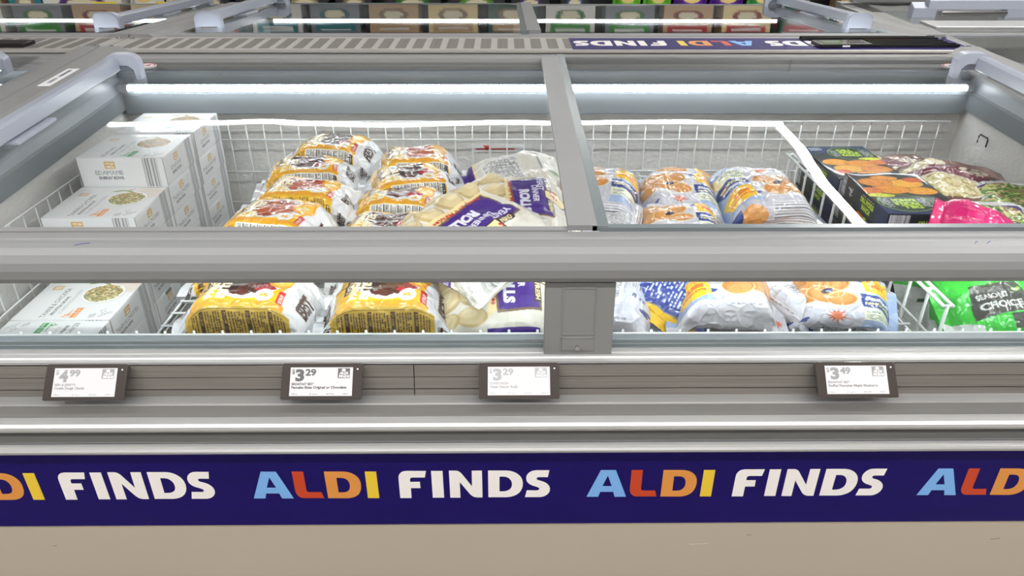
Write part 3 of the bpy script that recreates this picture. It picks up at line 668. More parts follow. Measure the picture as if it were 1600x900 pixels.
# black wire hook on the right inner wall
hk = MB().tube([(1.392, 2.06, .775), (1.392, 2.06, .795), (1.392, 2.064, .80), (1.392, 2.10, .80), (1.392, 2.104, .795), (1.392, 2.104, .775)], 0.0025)
FP(hk, 'wall_hook', M['black'])

# pen marks on the grab rail, scuffs on the cabinet, etched mark on the front window
M['pen'] = mat('blue_pen', (50, 60, 150), .5); M['scuff'] = mat('scuff_mark', (206, 198, 184), .5); M['scuff_dark'] = mat('dark_scuff', (92, 84, 74), .6)
graf = first(FZ, 'grab_rail')[0]; cab = first(FZ, 'cabinet_body')[0]; wp = first(FZ, 'window_pane')[0]
for px, w in ((131, .012), (1526, .003), (1546, .004)):
    x = spot(px, 379, 0.9165)[0]; FS(MB().tube([(x-w, 1.1195, .9152), (x, 1.123, .9168), (x+w, 1.1245, .9172)], .0005, 5), 'pen_mark', M['pen'], graf)
for px, py, w, m_ in ((1092, 850, .018, 'scuff'), (1555, 842, .009, 'scuff_dark'), (1170, 836, .004, 'scuff_dark'), (86, 853, .004, 'scuff_dark')):
    d = _F+(px-800)/FPX*_R+(450-py)/FPX*_U; q = 1.031/d[1]; x, z = q*d[0], CAM_H+q*d[2]
    FS(MB().poly([[(-w, -.0008), (-w*.3, -.0002), (w, .0012), (w, .0022), (w*.2, .0008), (-w, .0002)]], lambda a, b, t: (x+a, 1.031-t, z+b), .0004), 'scuff', M[m_], cab)
tr_, tw_ = text_tris('TEMPERED', .01); mk = MB()
for t_ in tr_: mk.add([(0.036+a*.0045/.72, 1.1238, .7195+b*.0045/.72) for a, b in t_], [(0, 1, 2)])
tr_, tw_ = text_tris('EN 12150-1', .01)
for t_ in tr_: mk.add([(0.038+a*.0032/.72, 1.1238, .7135+b*.0032/.72) for a, b in t_], [(0, 1, 2)])
FS(mk, 'etched_mark', M['plastic_dark'], wp)
# ------------------------------------------------------------------ packaging art
M['carton'] = printed_mat('printed_carton', 0.32, 0.25)
M['carton_gloss'] = printed_mat('glossy_carton', 0.6, 0.35, spec=0.2)
M['film'] = printed_mat('printed_film', 0.45, 0.85, bump=0.0030, bscale=60, spec=0.4)
M['film_soft'] = printed_mat('soft_film', 0.5, 0.45, bump=0.0018, bscale=38)
M['paper'] = printed_mat('display_paper', 0.5, 0.6)
GOLD = (205, 156, 62)
def art_bowl(kind):
    W, D, H = 211, 192, 74; paper = (232, 233, 233); ink = (70, 70, 72); soft = (118, 118, 120)
    ed = kind != 'TAHINI'; veg = [(120, 140, 70), (190, 90, 50), (90, 120, 60), (200, 170, 110), (60, 80, 45), (215, 120, 70)] if ed else [(190, 170, 100), (120, 140, 70), (214, 140, 80), (226, 210, 160), (90, 110, 60), (170, 150, 90)]
    if kind == 'CRANBERRY': veg = [(200, 60, 45), (90, 130, 60), (40, 90, 50), (220, 130, 90), (120, 60, 50)]
    line2 = 'ENERGY BOWL' if ed else 'PROTEIN BOWL'; line1 = 'EDAMAME' if ed else 'TAHINI & CHICKPEA'
    acc = (44, 150, 78) if ed else (236, 140, 60)
    t = Canvas(W, D, paper)
    if not ed:
        for i in range(26):
            for j in range(14):
                if i*0.9+12 > j*1.3: t.rect(150+j*4.4, 2+i*2.6, 152.8+j*4.4, 3.4+i*2.6, (236, 200, 165))
    t.rect(22, 44, 44, 62, GOLD).rect(24, 46, 42, 60, (226, 200, 150)); t.text('WHOLE&', 25, 52, 3.6, (250, 245, 235), bold=.03).text('SIMPLE', 25.5, 58.5, 3.6, (250, 245, 235), bold=.03)
    t.text(line1, 66, 182, 11, soft if ed else (96, 96, 98), rot=90, bold=0.0, width=70 if ed else 128)
    t.text(line2, 80, 172, 7, ink, rot=90, bold=.02, width=82)
    for k in range(3): t.fine(86+k*3.2, 60, 88.4+k*3.2, 168, 3.2, (170, 170, 172), vertical=True)
    t.ell(146, 76, 47, 46, (196, 196, 196)).ell(145, 75, 46, 45, (246, 246, 244)).food(145, 75, 39, 38, veg, 900, 4.0)
    for a in (-.4, 0, .5): t.ell(118+30*a, 25+8*abs(a), 14, 3.2, (126, 160, 80), a)
    t.ell(130, 18, 6, 1.6, (220, 80, 50), .8).ell(136, 16, 6, 1.6, (220, 80, 50), -.8)
    t.text('14g' if not ed else '7g', 108, 182, 9, acc, rot=60, bold=.03); t.fine(112, 150, 118, 184, 2.6, acc, vertical=True)
    t.rect(120, 142, 134, 162, acc).rect(120, 164, 134, 184, acc).rect(123, 146, 131, 158, tuple(min(255, int(c*.6+100)) for c in acc)).text('NEW', 132, 183, 5, (245, 245, 240), rot=90, bold=.02)
    t.fine(160, 168, 174, 186, 2.2, (140, 140, 140)); t.text('NET WT', 178, 160, 3, (110, 110, 110), rot=60).text('8.8 oz', 184, 168, 3.4, (90, 90, 90), rot=60)
    for k in range(4): t.ell(184+k*5, 178-k*5, 4.4, 3.2, (120, 120, 122), -.7).ell(184+k*5, 178-k*5, 3.4, 2.2, paper, -.7)
    def side(w, sx, stripes):
        c = Canvas(w, H, (228, 229, 230))
        if sx is None: return c
        c.rect(sx, 9, sx+26, 27, GOLD).text('WHOLE&', sx+2.5, 16.5, 5.0, (250, 246, 238), bold=.04, width=21).text('SIMPLE', sx+3, 24.5, 5.0, (250, 246, 238), bold=.04, width=20)
        wd = 68 if ed else 112; x0 = sx+13-wd/2; x0 = max(6, x0-6)
        c.text(line1, x0, 43, 11, (120, 120, 122), bold=-.005, width=wd); c.text(line2, x0+6 if ed else x0+14, 55, 7.2, (84, 84, 86), bold=.03, width=62)
        x = stripes
        for wd_, g in ((2, 120), (1.4, 160), (2.4, 95), (1.2, 150), (3, 120), (3, 205), (2.4, 110), (1.6, 150), (3.2, 130), (2, 175)):
            c.rect(x, 0, x+wd_, H, (g, g+1, g+3)); x += wd_+1.5
        return c
    f = side(W, 66, 160); r = side(D, 58, 140); l = side(D, 58, 140)
    r.rect(0, 0, 1.2, H, (150, 140, 125)); r.rect(D-1.2, 0, D, H, (170, 165, 155)); f.rect(0, 0, W, .8, (205, 205, 205)); f.rect(W-1.0, 0, W, H, (120, 112, 100))
    if kind == 'EDAMAME2': r.rect(54, 1, 86, 8, (90, 90, 92))
    return t, f, r, l
def art_display(price, cents, l1, l2, logo=True, glare_wash=0.0):
    c = Canvas(108, 50, (206, 202, 203), res=4.0); k = lambda v: tuple(int(v+(215-v)*glare_wash) for _ in range(3))  # pales the ink towards the screen colour, standing in for lamp glare
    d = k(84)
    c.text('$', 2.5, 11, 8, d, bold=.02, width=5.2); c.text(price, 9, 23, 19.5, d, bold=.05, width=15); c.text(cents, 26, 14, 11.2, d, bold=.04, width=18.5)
    if logo:
        c.rect(82, 1.5, 103, 19, d); c.ell(92, 5, 3.4, 2.6, (222, 217, 218)); c.text('ALDI', 84.5, 12.2, 4.4, (222, 217, 218), bold=.05, width=15, shear=.1).text('FINDS', 84, 17.6, 4.0, (222, 217, 218), bold=.05, width=18, shear=.1)
    c.text(l1, 3, 31, 3.9, k(90), bold=.04, width=len(l1)*2.75); c.text(l2, 3, 37, 4.2, k(70), bold=.04, width=min(98, len(l2)*2.72))
    for x, s_ in ((3, '24.000 oz'), (35, '$0.13 per oz'), (64, '06/12/2024'), (92, '707548')): c.text(s_, x, 47.5, 2.0, k(60), bold=.02)
    return c
BG = dict(L=284, D=142, T=84)
def bag_canvas(L, D, T, col): return Canvas(L, 2*(D+T), col)
def art_bites(kind, front):
    L, D, T = BG['L'], BG['D'], BG['T']; white = (228, 229, 232); yel = (236, 180, 20); dk = (62, 30, 20)
    c = bag_canvas(L, D, T, white)
    c.poly([(50, 0), (44, 60), (54, 120), (42, D), (46, D+T), (L-60, D+T), (L-64, D), (L-72, 100), (L-58, 0)], yel)
    c.poly([(46, 0), (70, 0), (64, 90), (44, 110)], (206, 160, 40))
    # plate and food
    px, py = (146, 66)
    c.ell(px, py, 62, 58, (226, 226, 228)); c.ell(px, py, 47, 42, (246, 246, 246))
    if kind == 'chocolate':
        c.food(px, py-4, 47, 42, [(52, 22, 16), (78, 34, 24), (40, 16, 12), (96, 44, 30)], 260, 15)
        for k in range(5): c.ell(px+30*math.cos(k*1.4)-10, py-8+26*math.sin(k*1.9), 15, 9, (66+k*6, 30, 22), k)
        c.food(px+34, py+24, 14, 16, [(190, 26, 44), (214, 44, 60), (160, 16, 34)], 40, 8)
    else:
        c.food(px, py, 47, 42, [(150, 66, 38), (176, 84, 48), (128, 50, 30), (196, 104, 62)], 60, 17)
        c.food(px-10, py+10, 40, 36, [(186, 94, 56), (140, 58, 36)], 24, 15)
    # flavour flash, name, burst
    c.rect(64, 20, 78, 96, dk).text('CHOCOLATE' if kind == 'chocolate' else 'ORIGINAL', 75, 92, 7, (236, 226, 200), rot=90, bold=.03, width=68)
    c.text('PANCAKE', 92, 124, 16, (250, 238, 200), rot=90, bold=.06, width=100); c.text('BITES', 112, 124, 15, (250, 238, 200), rot=90, bold=.06, width=80)
    c.ell(L-84, 50, 22, 34, (244, 160, 40)); c.ell(L-82, 50, 17, 27, (250, 196, 70)); c.text('12g', L-78, 68, 12, (236, 226, 190), rot=90, bold=.04)
    c.rect(L-76, 92, L-65, 128, (196, 38, 34)).text('SYRUP', L-67, 126, 6, (245, 230, 220), rot=90, bold=.03)
    c.ell(L-100, 112, 16, 18, (238, 236, 230)).text('4g', L-106, 120, 11, (230, 170, 40), rot=30, bold=.04)
    # brand on the white ends
    for x, r_ in ((34, 90), (L-28, 90)):
        c.text('BREAKFAST', x-13, 112, 5.5, dk, rot=r_, bold=.04, width=56); c.text('BEST', x, 116, 16, dk, rot=r_, bold=.05, width=58)
    c.text('BREAKFAST', L-44, D+T-8, 5.5, dk, rot=84, bold=.04, width=52); c.text('BEST', L-30, D+T-8, 15, dk, rot=84, bold=.05, width=54)
    c.text('BEST', 30, D+T-18, 13, dk, rot=70, bold=.05, width=46); c.text('BREAKFAST', 18, D+T-12, 5, dk, rot=70, bold=.03, width=46)
    # fold line and front panel
    for k in range(12): c.rect(42, D-14+k, L-62, D-13+k, (240-k, 160+k//2, 40))
    y0, y1 = D+4, D+T-6
    if front == 'bars':
        c.rect(46, D-1, L-50, D+T, (206, 170, 62))
        c.rect(48, y0, L-52, y0+.9, dk).rect(56, y0, 56.8, y1, dk); x = 60
        for k in range(4):
            x2 = x+42; c.fine(x-1, y0+5, x+9, y1-6, 5.0, (80, 52, 20), vertical=True, dens=.85); c.rect(x+11, y0+3, x+19, y1-2, (72, 50, 26)); c.text('HEATING', x+16.8, y0+30, 4, (206, 170, 62), rot=90, bold=.02)
            c.fine(x+22, y0+6, x2-2, y1-(k*5 % 14), 5.0, (80, 52, 20), vertical=True, dens=.85); x = x2
    elif front == 'facts':
        c.rect(46, D, 84, D+T, (240, 184, 40)); c.fine(50, y0+2, 82, y1, 3.0, dk, vertical=True, dens=.95)
        c.rect(84, y0-2, L-66, y1+2, (232, 230, 224)); x = 88
        while x < L-76:
            c.fine(x, y0+1, x+11, y1-2, 3.2, (40, 38, 38), vertical=True, dens=.95); c.rect(x+12, y0, x+(14.5 if int(x) % 3 else 12.8), y1, (20, 20, 20)); x += 16.5
        c.text('Nutrition', L-68, y0+42, 8, (20, 20, 20), rot=90, bold=.04)
    else:
        c.rect(44, D, L-60, D+T, (236, 188, 36)); x = 50
        for k in range(5):
            c.fine(x, y0+2, x+24, y1, 3.8, dk, vertical=True, dens=.9); c.rect(x+26, y0+4+k*2, x+33, y0+30+k*2, dk); c.rect(x+28, y0+6+k*2, x+31, y0+27+k*2, (236, 188, 36)); x += 34
    c.bars(50, D+T+12, 96, D+T+60)
    return c
RL = dict(L=290, D=235, T=86)
ROLLS = [(38, 40, 30, 26), (40, 98, 34, 30), (42, 160, 34, 30), (96, 36, 32, 28), (98, 96, 34, 32), (100, 160, 34, 30), (92, 212, 30, 22), (40, 214, 30, 22)]
def art_rolls(rot=-90):
    L, D, T = RL['L'], RL['D'], RL['T']; c = bag_canvas(L, D, T, (222, 217, 203))
    for x, y, a, b in ROLLS: c.ell(x, y, a, b, (190, 166, 116)).ell(x-2, y-3, a*.86, b*.84, (212, 192, 146)).ell(x-5, y-7, a*.5, b*.45, (224, 208, 168))
    for k in range(3): c.ell(40+58*k, D+42, 28, 30, (190, 166, 116)).ell(38+58*k, D+38, 24, 25, (214, 194, 148))
    P = (66, 32, 132); cr = (236, 216, 160)
    c.poly([(122, 22), (132, 14), (152, 16), (152, 190), (122, 214)], cr); c.poly([(128, 24), (222, 10), (226, 196), (140, 206)], (120, 96, 70)); c.poly([(133, 28), (218, 15), (221, 190), (144, 199)], P)
    c.text('Ready in 5 Minutes', 126, 190, 9, (186, 44, 34), rot=88, bold=.03, width=150) if rot > 0 else c.text('Ready in 5 Minutes', 130, 36, 9, (186, 44, 34), rot=-90, bold=.03, width=150)
    c.text('YEAST', 196, 26, 13, (232, 230, 240), rot=-90, bold=.03, width=62); c.text('DINNER', 182, 66, 13, (232, 230, 240), rot=-90, bold=.03, width=74); c.text('ROLLS', 154, 86, 20, (236, 234, 244), rot=-90, bold=.06, width=96)
    c.poly([(208, 84), (246, 72), (262, 100), (244, 128), (208, 118)], (60, 40, 30)); c.poly([(210, 87), (245, 76), (258, 100), (242, 124), (210, 115)], cr)
    c.text("L'", 222, 80, 15, (190, 48, 34), rot=-90, bold=.06).text('F', 222, 98, 15, (190, 48, 34), rot=-90, bold=.06)
    c.rect(212, 36, 226, 82, (58, 40, 34)).text('OVEN', 215, 42, 9, (222, 206, 160), rot=-90, bold=.04, width=36); c.rect(212, 120, 226, 176, (58, 40, 34)).text('FRESH', 215, 124, 9, (222, 206, 160), rot=-90, bold=.04, width=46)
    c.bars(254, 158, 282, 212, (214, 212, 206), (120, 118, 116), vertical=False); c.text('NET WT 36 oz', 270, 20, 4, (90, 90, 90), rot=-90); c.text('KEEP FROZEN', 276, 96, 5, (150, 130, 120), rot=-90)
    c.rect(120, D+4, 220, D+T-8, P).text('OVEN FRESH', 128, D+30, 10, cr, bold=.04, width=80); c.fine(130, D+40, 214, D+T-14, 4, (220, 216, 230))
    c.fine(228, D+6, 276, D+T-10, 3.2, (90, 88, 86))
    return c
def art_rolls_back():
    L, D, T = RL['L'], RL['D'], RL['T']; c = bag_canvas(L, D, T, (221, 217, 206)); P = (66, 32, 132)
    c.rect(0, 0, 34, D+T, P).rect(34, 0, 40, D+T, (236, 216, 160)); c.poly([(52, 20), (150, 12), (156, 150), (56, 176)], (232, 231, 228))
    c.fine(58, 28, 148, 140, 4.2, (90, 90, 96)); c.rect(58, 60, 148, 61.2, (50, 50, 50)); c.rect(200, 40, 206, 120, (150, 150, 150)); c.ell(232, 120, 14, 9, (120, 150, 110)); c.text('FREEZER TO OVEN', 190, 30, 5, (110, 110, 110), bold=.01)
    c.rect(60, D+6, 150, D+T-10, (60, 40, 128)).text('YEAST DINNER', 66, D+40, 10, (236, 234, 244), bold=.03, width=78); c.rect(160, D+20, 172, D+30, (232, 140, 40)).rect(172, D+20, 184, D+30, (60, 90, 190))
    return c
MP = dict(L=250, D=196, T=82)
def leaf(c, x, y, s_, col, a0=0.0):
    pts = []
    for k in range(22):
        r_ = s_*(1.0 if k % 2 == 0 else 0.5)*(1.15 if k in (0, 4, 18) else .9); a = a0+2*math.pi*k/22; pts.append((x+r_*math.cos(a), y+r_*math.sin(a)))
    c.poly(pts, col)
def art_maple(front='plain', back=False):
    L, D, T = MP['L'], MP['D'], MP['T']; lil = (200, 200, 210); sky = (158, 178, 212); c = bag_canvas(L, D, T, lil)
    blu = (38, 62, 132)
    def berry(x, y, s_=5):
        for dx, dy in ((0, 0), (s_*1.3, -s_*.5), (s_*.5, s_*1.2), (-s_*1.1, s_*.8)): c.ell(x+dx, y+dy, s_, s_*.9, blu).ell(x+dx-1, y+dy-1, s_*.4, s_*.35, (84, 110, 176))
    if back:
        c.poly([(30, 18), (170, 24), (166, 170), (26, 160)], (226, 226, 228)); c.fine(36, 26, 100, 150, 4, (110, 110, 118)); c.fine(108, 60, 162, 150, 4.6, (90, 90, 98))
        c.text('KEEP', 120, 40, 11, (90, 90, 98), bold=.04).text('FROZEN', 118, 54, 8, (90, 90, 98), bold=.03); c.bars(180, 40, 216, 110, (232, 232, 232), (100, 100, 104)); c.text('8 ct', 186, 140, 12, (90, 96, 130), bold=.04); berry(214, 160)
        leaf(c, 40, 176, 12, (204, 108, 62)); c.rect(0, 0, 18, D, (172, 180, 208))
    else:
        c.poly([(L-96, 0), (L-70, 60), (L-92, D), (L, D), (L, 0)], sky)
        c.ell(88, 76, 74, 62, (222, 220, 218)).ell(88, 76, 66, 54, (206, 204, 206))
        for x, y, a, b, r_ in ((58, 52, 34, 28, .2), (108, 48, 34, 28, -.2), (48, 98, 32, 24, .4), (92, 92, 36, 28, .1), (124, 100, 30, 24, -.4)):
            c.ell(x, y, a, b, (226, 196, 146), r_).ell(x, y+1, a*.93, b*.9, (200, 136, 70), r_).ell(x-2, y-2, a*.75, b*.7, (214, 152, 86), r_)
        c.ell(96, 80, 13, 7, (40, 34, 60), -.5).ell(100, 77, 5, 3, (90, 90, 150), -.5)
        berry(30, 158); berry(52, 172, 4); berry(160, 30, 4.5); berry(178, 20, 4); berry(196, 30, 4); leaf(c, 112, 160, 24, (206, 108, 66), .3); leaf(c, 20, 24, 15, (206, 108, 66))
        # badge and name plate
        c.poly([(L-88, 22), (L-60, 10), (L-30, 14), (L-24, 52), (L-40, 74), (L-82, 70)], (250, 200, 44))
        c.text('BREAKFAST', L-80, 38, 6.5, (226, 112, 40), rot=6, bold=.05, width=50); c.text('BEST', L-72, 54, 11, (226, 112, 40), rot=6, bold=.07, width=34)
        for k in range(7): c.rect(L-78+k*7, 58+abs(k-3), L-76+k*7, 66+abs(k-3), (240, 150, 50))
        c.poly([(L-92, 78), (L-26, 82), (L-24, 126), (L-90, 124)], blu); c.text('Stuffed', L-84, 98, 12, (226, 230, 240), bold=.05, width=52, shear=.2); c.text('PANCAKES', L-84, 114, 8, (240, 226, 150), bold=.05, width=54)
        c.poly([(L-90, 126), (L-24, 128), (L-28, 168), (L-88, 166)], (234, 234, 206)); c.text('maple', L-84, 142, 8, (84, 120, 130), bold=.02); c.fine(L-84, 148, L-34, 164, 4, (84, 120, 130))
    if front == 'plain': c.rect(0, D, L, D+T, (222, 220, 228)); c.text('KEEP FROZEN UNTIL USE', 120, D+9, 4, (110, 110, 120)); c.rect(18, D+14, 60, D+T-6, (206, 204, 212))
    elif front == 'bars': c.rect(0, D, L, D+T, (190, 188, 198)); c.rect(110, D+8, 230, D+T-6, (214, 214, 218)); [c.rect(112, D+12+k*6, 228, D+13.6+k*6+(k % 3)*.6, (112, 112, 116)) for k in range(10)]; c.ell(60, D+40, 40, 26, (206, 146, 80)).rect(4, D+6, 40, D+T-10, blu)
    elif front == 'facts': c.rect(10, D+4, 236, D+T-8, (224, 224, 226)); c.fine(16, D+8, 230, D+T-12, 4.2, (70, 70, 78), vertical=False, dens=.92); c.rect(90, D+6, 92, D+T-10, (40, 40, 40)); c.rect(150, D+6, 151.5, D+T-10, (40, 40, 40))
    elif front == 'blue': c.rect(0, D, L, D+T, (188, 190, 206)); c.poly([(30, D+2), (110, D+2), (96, D+T-6), (12, D+T-6)], blu); c.text('Stuffed', 36, D+26, 11, (220, 226, 240), bold=.04, shear=.2).fine(30, D+34, 96, D+T-12, 5, (200, 210, 232)); c.poly([(6, D+40), (28, D+44), (22, D+T), (0, D+T)], (246, 196, 44)); c.ell(150, D+40, 32, 26, (206, 146, 80)).ell(184, D+44, 28, 24, (190, 126, 66)); leaf(c, 120, D+18, 12, (206, 108, 66)); c.bars(212, D+14, 244, D+T-8, (220, 220, 222), (100, 100, 104), vertical=False)
    return c
def art_pickle():
    W, D, H = 178, 262, 56; nv = (24, 44, 86); bk = (26, 34, 34); gr = (176, 206, 54)
    t = Canvas(W, D, bk); t.rect(0, 0, W, 62, nv).text('SPECIAL', 10, 24, 8, (226, 230, 236), bold=.04, width=36).text('SELECT', 10, 38, 8, (226, 230, 236), bold=.04, width=36)
    t.ell(112, 66, 62, 52, (150, 190, 60)).ell(112, 66, 60, 50, (26, 44, 40)); t.text('DILL', 84, 48, 16, gr, bold=.07).text('PICKLE', 84, 68, 16, gr, bold=.07, width=56).text('RANCH', 84, 88, 15, gr, bold=.07, width=54)
    t.fine(58, 40, 80, 96, 5, (210, 216, 210)); t.fine(146, 40, 168, 96, 5, (210, 216, 210))
    for x, y, a, b, cc in ((44, 140, 40, 26, (232, 160, 44)), (110, 150, 46, 28, (226, 146, 40)), (160, 140, 26, 22, (216, 120, 50)), (60, 190, 44, 28, (236, 172, 60)), (130, 196, 42, 28, (222, 140, 50)), (150, 112, 34, 12, (206, 214, 60)), (30, 214, 26, 18, (210, 96, 40)), (96, 228, 34, 16, (228, 150, 50))):
        t.ell(x, y, a, b, tuple(int(v*.75) for v in cc)).ell(x-1, y-2, a*.92, b*.88, cc).food(x, y, a*.8, b*.8, [tuple(int(v*.88) for v in cc), tuple(min(255, int(v*1.1)) for v in cc)], 40, 4)
    def end(w):
        c = Canvas(w, H, (20, 26, 34)); c.bars(4, 3, 48, H-4, (200, 196, 200), (86, 80, 88)); c.text('DILL PICKLE', 70, 26, 9, gr, bold=.05, width=62).text('RANCH', 80, 40, 9, gr, bold=.05) ; return c
    def side():
        c = Canvas(D, H, (18, 26, 40)); c.rect(0, 0, 90, H, (44, 38, 26)); c.bars(2, 3, 26, H-3, (190, 188, 190), (80, 78, 82), vertical=False)
        for k in range(4): c.ell(50+k*6, 26-abs(k-1.5)*3, 8, 1.4, (220, 222, 224), .6*k)
        c.rect(58, 20, 60, 42, (220, 222, 224)).rect(52, 34, 70, 35.6, (220, 222, 224))
        c.rect(112, 6, 196, 50, (30, 48, 40)); c.text('DILL PICKLE', 118, 26, 12, gr, bold=.06, width=72).text('RANCH', 130, 43, 12, gr, bold=.06, width=46); c.fine(120, 8, 190, 11, 3, (210, 216, 210)); c.rect(200, 0, D, H, (22, 36, 70)); return c
    return t, end(W), side(), side()
def art_noodle(rng_seed, text='FLOWER'):
    L, D, T = 330, 230, 84; c = bag_canvas(L, D, T, (122, 82, 62)); c.rng = random.Random(rng_seed)
    c.poly([(0, 60), (110, 36), (200, 60), (230, 130), (330, 150), (330, 180), (200, 170), (120, 90), (0, 110)], (110, 22, 48))
    c.ell(96, 170, 104, 70, (226, 222, 210)).ell(96, 170, 98, 64, (170, 146, 84)).food(96, 168, 92, 58, [(226, 212, 160), (206, 188, 130), (236, 226, 182), (186, 164, 104)], 420, 11)
    c.ell(60, 30, 60, 26, (210, 196, 160)).food(60, 28, 56, 24, [(232, 224, 196), (204, 186, 140)], 160, 8); c.food(180, 60, 34, 26, [(226, 214, 196), (200, 180, 160)], 40, 9)
    c.text(text, 312, 84, 22, (70, 40, 26), rot=180, bold=.07, width=100); c.text('CAULI', 300, 116, 20, (70, 40, 26), rot=180, bold=.07, width=84)
    c.food(250, 160, 50, 44, [(226, 212, 190), (190, 160, 130), (90, 56, 40)], 240, 5); c.rect(0, D, L, D+T, (112, 74, 56)); c.bars(30, D+10, 80, D+T-12); c.fine(100, D+10, 220, D+T-12, 4, (230, 220, 205))
    return c
def art_broccoli():
    L, D, T = 260, 190, 66; c = bag_canvas(L, D, T, (52, 30, 110)); c.rng = random.Random(5)
    c.ell(110, 100, 104, 84, (150, 110, 80)).food(110, 100, 96, 78, [(74, 120, 40), (104, 150, 56), (54, 92, 30), (206, 190, 140), (150, 120, 84), (190, 200, 120)], 700, 8)
    c.rect(0, 0, L, 20, (214, 212, 214)).bars(20, 2, 70, 18); c.rect(200, 0, 206, D, (210, 214, 230)); c.ell(228, 60, 24, 60, (226, 218, 196)); c.rect(0, D, L, D+T, (96, 56, 42)); c.fine(20, D+8, 200, D+T-8, 4, (230, 220, 210)); return c
def art_plain(L, D, T, base, draw):
    c = bag_canvas(L, D, T, base); draw(c); return c
# ------------------------------------------------------------------ price displays on the front rail
def price_display(px, label, canvas):
    x = spot(px, 567, 0.7095)[0]; hgt = 0.0636; a = math.atan2(0.0434, 0.0465)
    r = tag(empty('price_display', (x, 1.0685, 0.7115)), label, 'price display'); r.rotation_euler = (-a, 0, 0)
    # local frame: x right, z up the face, y into the rail
    b = MB().ex([(0, -hgt), (0, 0), (0.011, -0.001), (0.011, -hgt+0.001)], -0.0695, 0.0695).build('display_case', M['bezel'], r, bevel=0.0025)
    n = (226, 106); U, V = np.meshgrid(np.linspace(0, 1, n[0]), np.linspace(0, 1, n[1]))
    P = np.stack([-0.0545+U*0.108, -0.0004+0*U, -0.0075-V*0.0495], -1)
    me = grid_mesh('display_screen', [(P[:, ::-1], canvas.sample(U, V)[:, ::-1])], M['paper']); linkobj('display_screen', me, r)
    MB().disc((0.0615, -0.0004, -0.0105), 0.0014, 0.0008, 'y', 12).build('indicator_light', M['sticker'], r)
    MB().ex([(0.011, -0.008), (0.02, -0.004), (0.022, -0.02), (0.011, -0.045)], -0.02, 0.02).build('rail_clip', M['gap'], r)
    return r
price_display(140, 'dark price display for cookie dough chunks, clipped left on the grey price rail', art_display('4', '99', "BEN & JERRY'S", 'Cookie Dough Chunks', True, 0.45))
price_display(505, 'dark price display reading 3.29 for pancake bites on the grey price rail', art_display('3', '29', 'BREAKFAST BEST', 'Pancake Bites Original or Chocolate'))
price_display(811, 'glare-paled price display for dinner rolls, below the lock post of the freezer', art_display('3', '29', "L'OVEN FRESH", 'Yeast Dinner Rolls', True, 0.6))
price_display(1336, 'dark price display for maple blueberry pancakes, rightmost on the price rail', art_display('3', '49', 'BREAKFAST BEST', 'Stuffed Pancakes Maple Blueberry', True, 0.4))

# ------------------------------------------------------------------ white bowl cartons, five columns
BW, BD, BH = 0.211, 0.189, 0.0742
cart = {}
for kd in ('EDAMAME', 'TAHINI', 'EDAMAME2'):
    t, f, r, l = art_bowl(kd); cart[kd] = carton_mesh('bowl_carton', BW, BD, BH, t, f, r, l, 0.0011, M['carton'])
cols = [(2.055, 5), (1.8475, 5), (1.652, 4), (1.452, 2), (1.2585, 2)]
pos = ['rearmost stack', 'second stack from the rear', 'middle stack', 'second stack from the front window', 'stack at the front window']
kinds = {(0, 4): 'EDAMAME', (1, 4): 'EDAMAME', (2, 3): 'TAHINI', (3, 1): 'TAHINI', (4, 1): 'EDAMAME2', (0, 3): 'TAHINI', (1, 3): 'TAHINI', (3, 0): 'EDAMAME'}
rr = random.Random(4)
for ci, (yc, n) in enumerate(cols):
    for k in range(n):
        kd = kinds.get((ci, k), rr.choice(['TAHINI', 'EDAMAME2', 'TAHINI']))
        o = linkobj('bowl_carton', cart[kd], loc=(-0.9495+rr.uniform(-.002, .002), yc+rr.uniform(-.001, .001), 0.4769+k*0.0746), rot=(0, 0, rr.uniform(-.008, .008)+(math.pi if (ci, k) == (4, 1) else 0)))
        lv = ['lowest', 'second from the bottom', 'third from the bottom', 'fourth from the bottom', 'top'][k] if k < n-1 else 'top'
        tag(o, 'white frozen bowl carton, %s of the %s' % (lv, pos[ci]), 'carton', 'white bowl cartons stacked on the left')

# ------------------------------------------------------------------ racks carrying the bags
def rack(x0, x1, z, label):
    m = MB()
    for y in np.arange(1.17, 2.18, 0.05): m.tube([(x0, float(y), z), (x1, float(y), z)], 0.0024, 6)
    for x in np.arange(x0, x1+.001, 0.1): m.tube([(float(x), 1.165, z-.0045), (float(x), 2.175, z-.0045)], 0.0024, 6)
    for x in (x0, (x0+x1)/2, x1):
        for y in (1.17, 2.17): m.tube([(x, y, z-.0045), (x, y, 0.478)], 0.004, 6)
    tag(m.build('wire_rack', M['wire'], smooth=True, origin=((x0+x1)/2, 1.67, 0.478)), label, 'wire rack')
rack(-0.69, 0.82, 0.664, 'white wire rack under the yellow, bread roll and pancake bags')
rack(1.07, 1.335, 0.60, 'white wire rack under the vegetable bags right of the divider')

Y_FRONT, XD0, XD1 = 1.162, 0.828, 0.858
def bag(name, mesh, px, py, ztop, T, rz=0, rx=0, ry=0, label='', cat='bag', group=None, side=None):
    x, y, _ = spot(px, py, ztop)
    o = linkobj(name, mesh, loc=(x, y, ztop-T), rot=(math.radians(rx), math.radians(ry), math.radians(rz)))
    n_ = len(mesh.vertices); co = np.zeros(n_*3, dtype=np.float32); mesh.vertices.foreach_get('co', co)
    Rm = np.array(o.rotation_euler.to_matrix()); W = co.reshape(-1, 3) @ Rm.T+np.array(o.location)
    dy = max(0, Y_FRONT-W[:, 1].min())-max(0, W[:, 1].max()-2.18); R_ = (side == 'R') if side else px > 1405
    dx = -max(0, W[:, 0].max()-(1.385 if R_ else XD0))
    if R_: dx += max(0, XD1-W[:, 0].min()-dx)
    o.location.x += dx; o.location.y += dy; tag(o, label, cat, group); return o
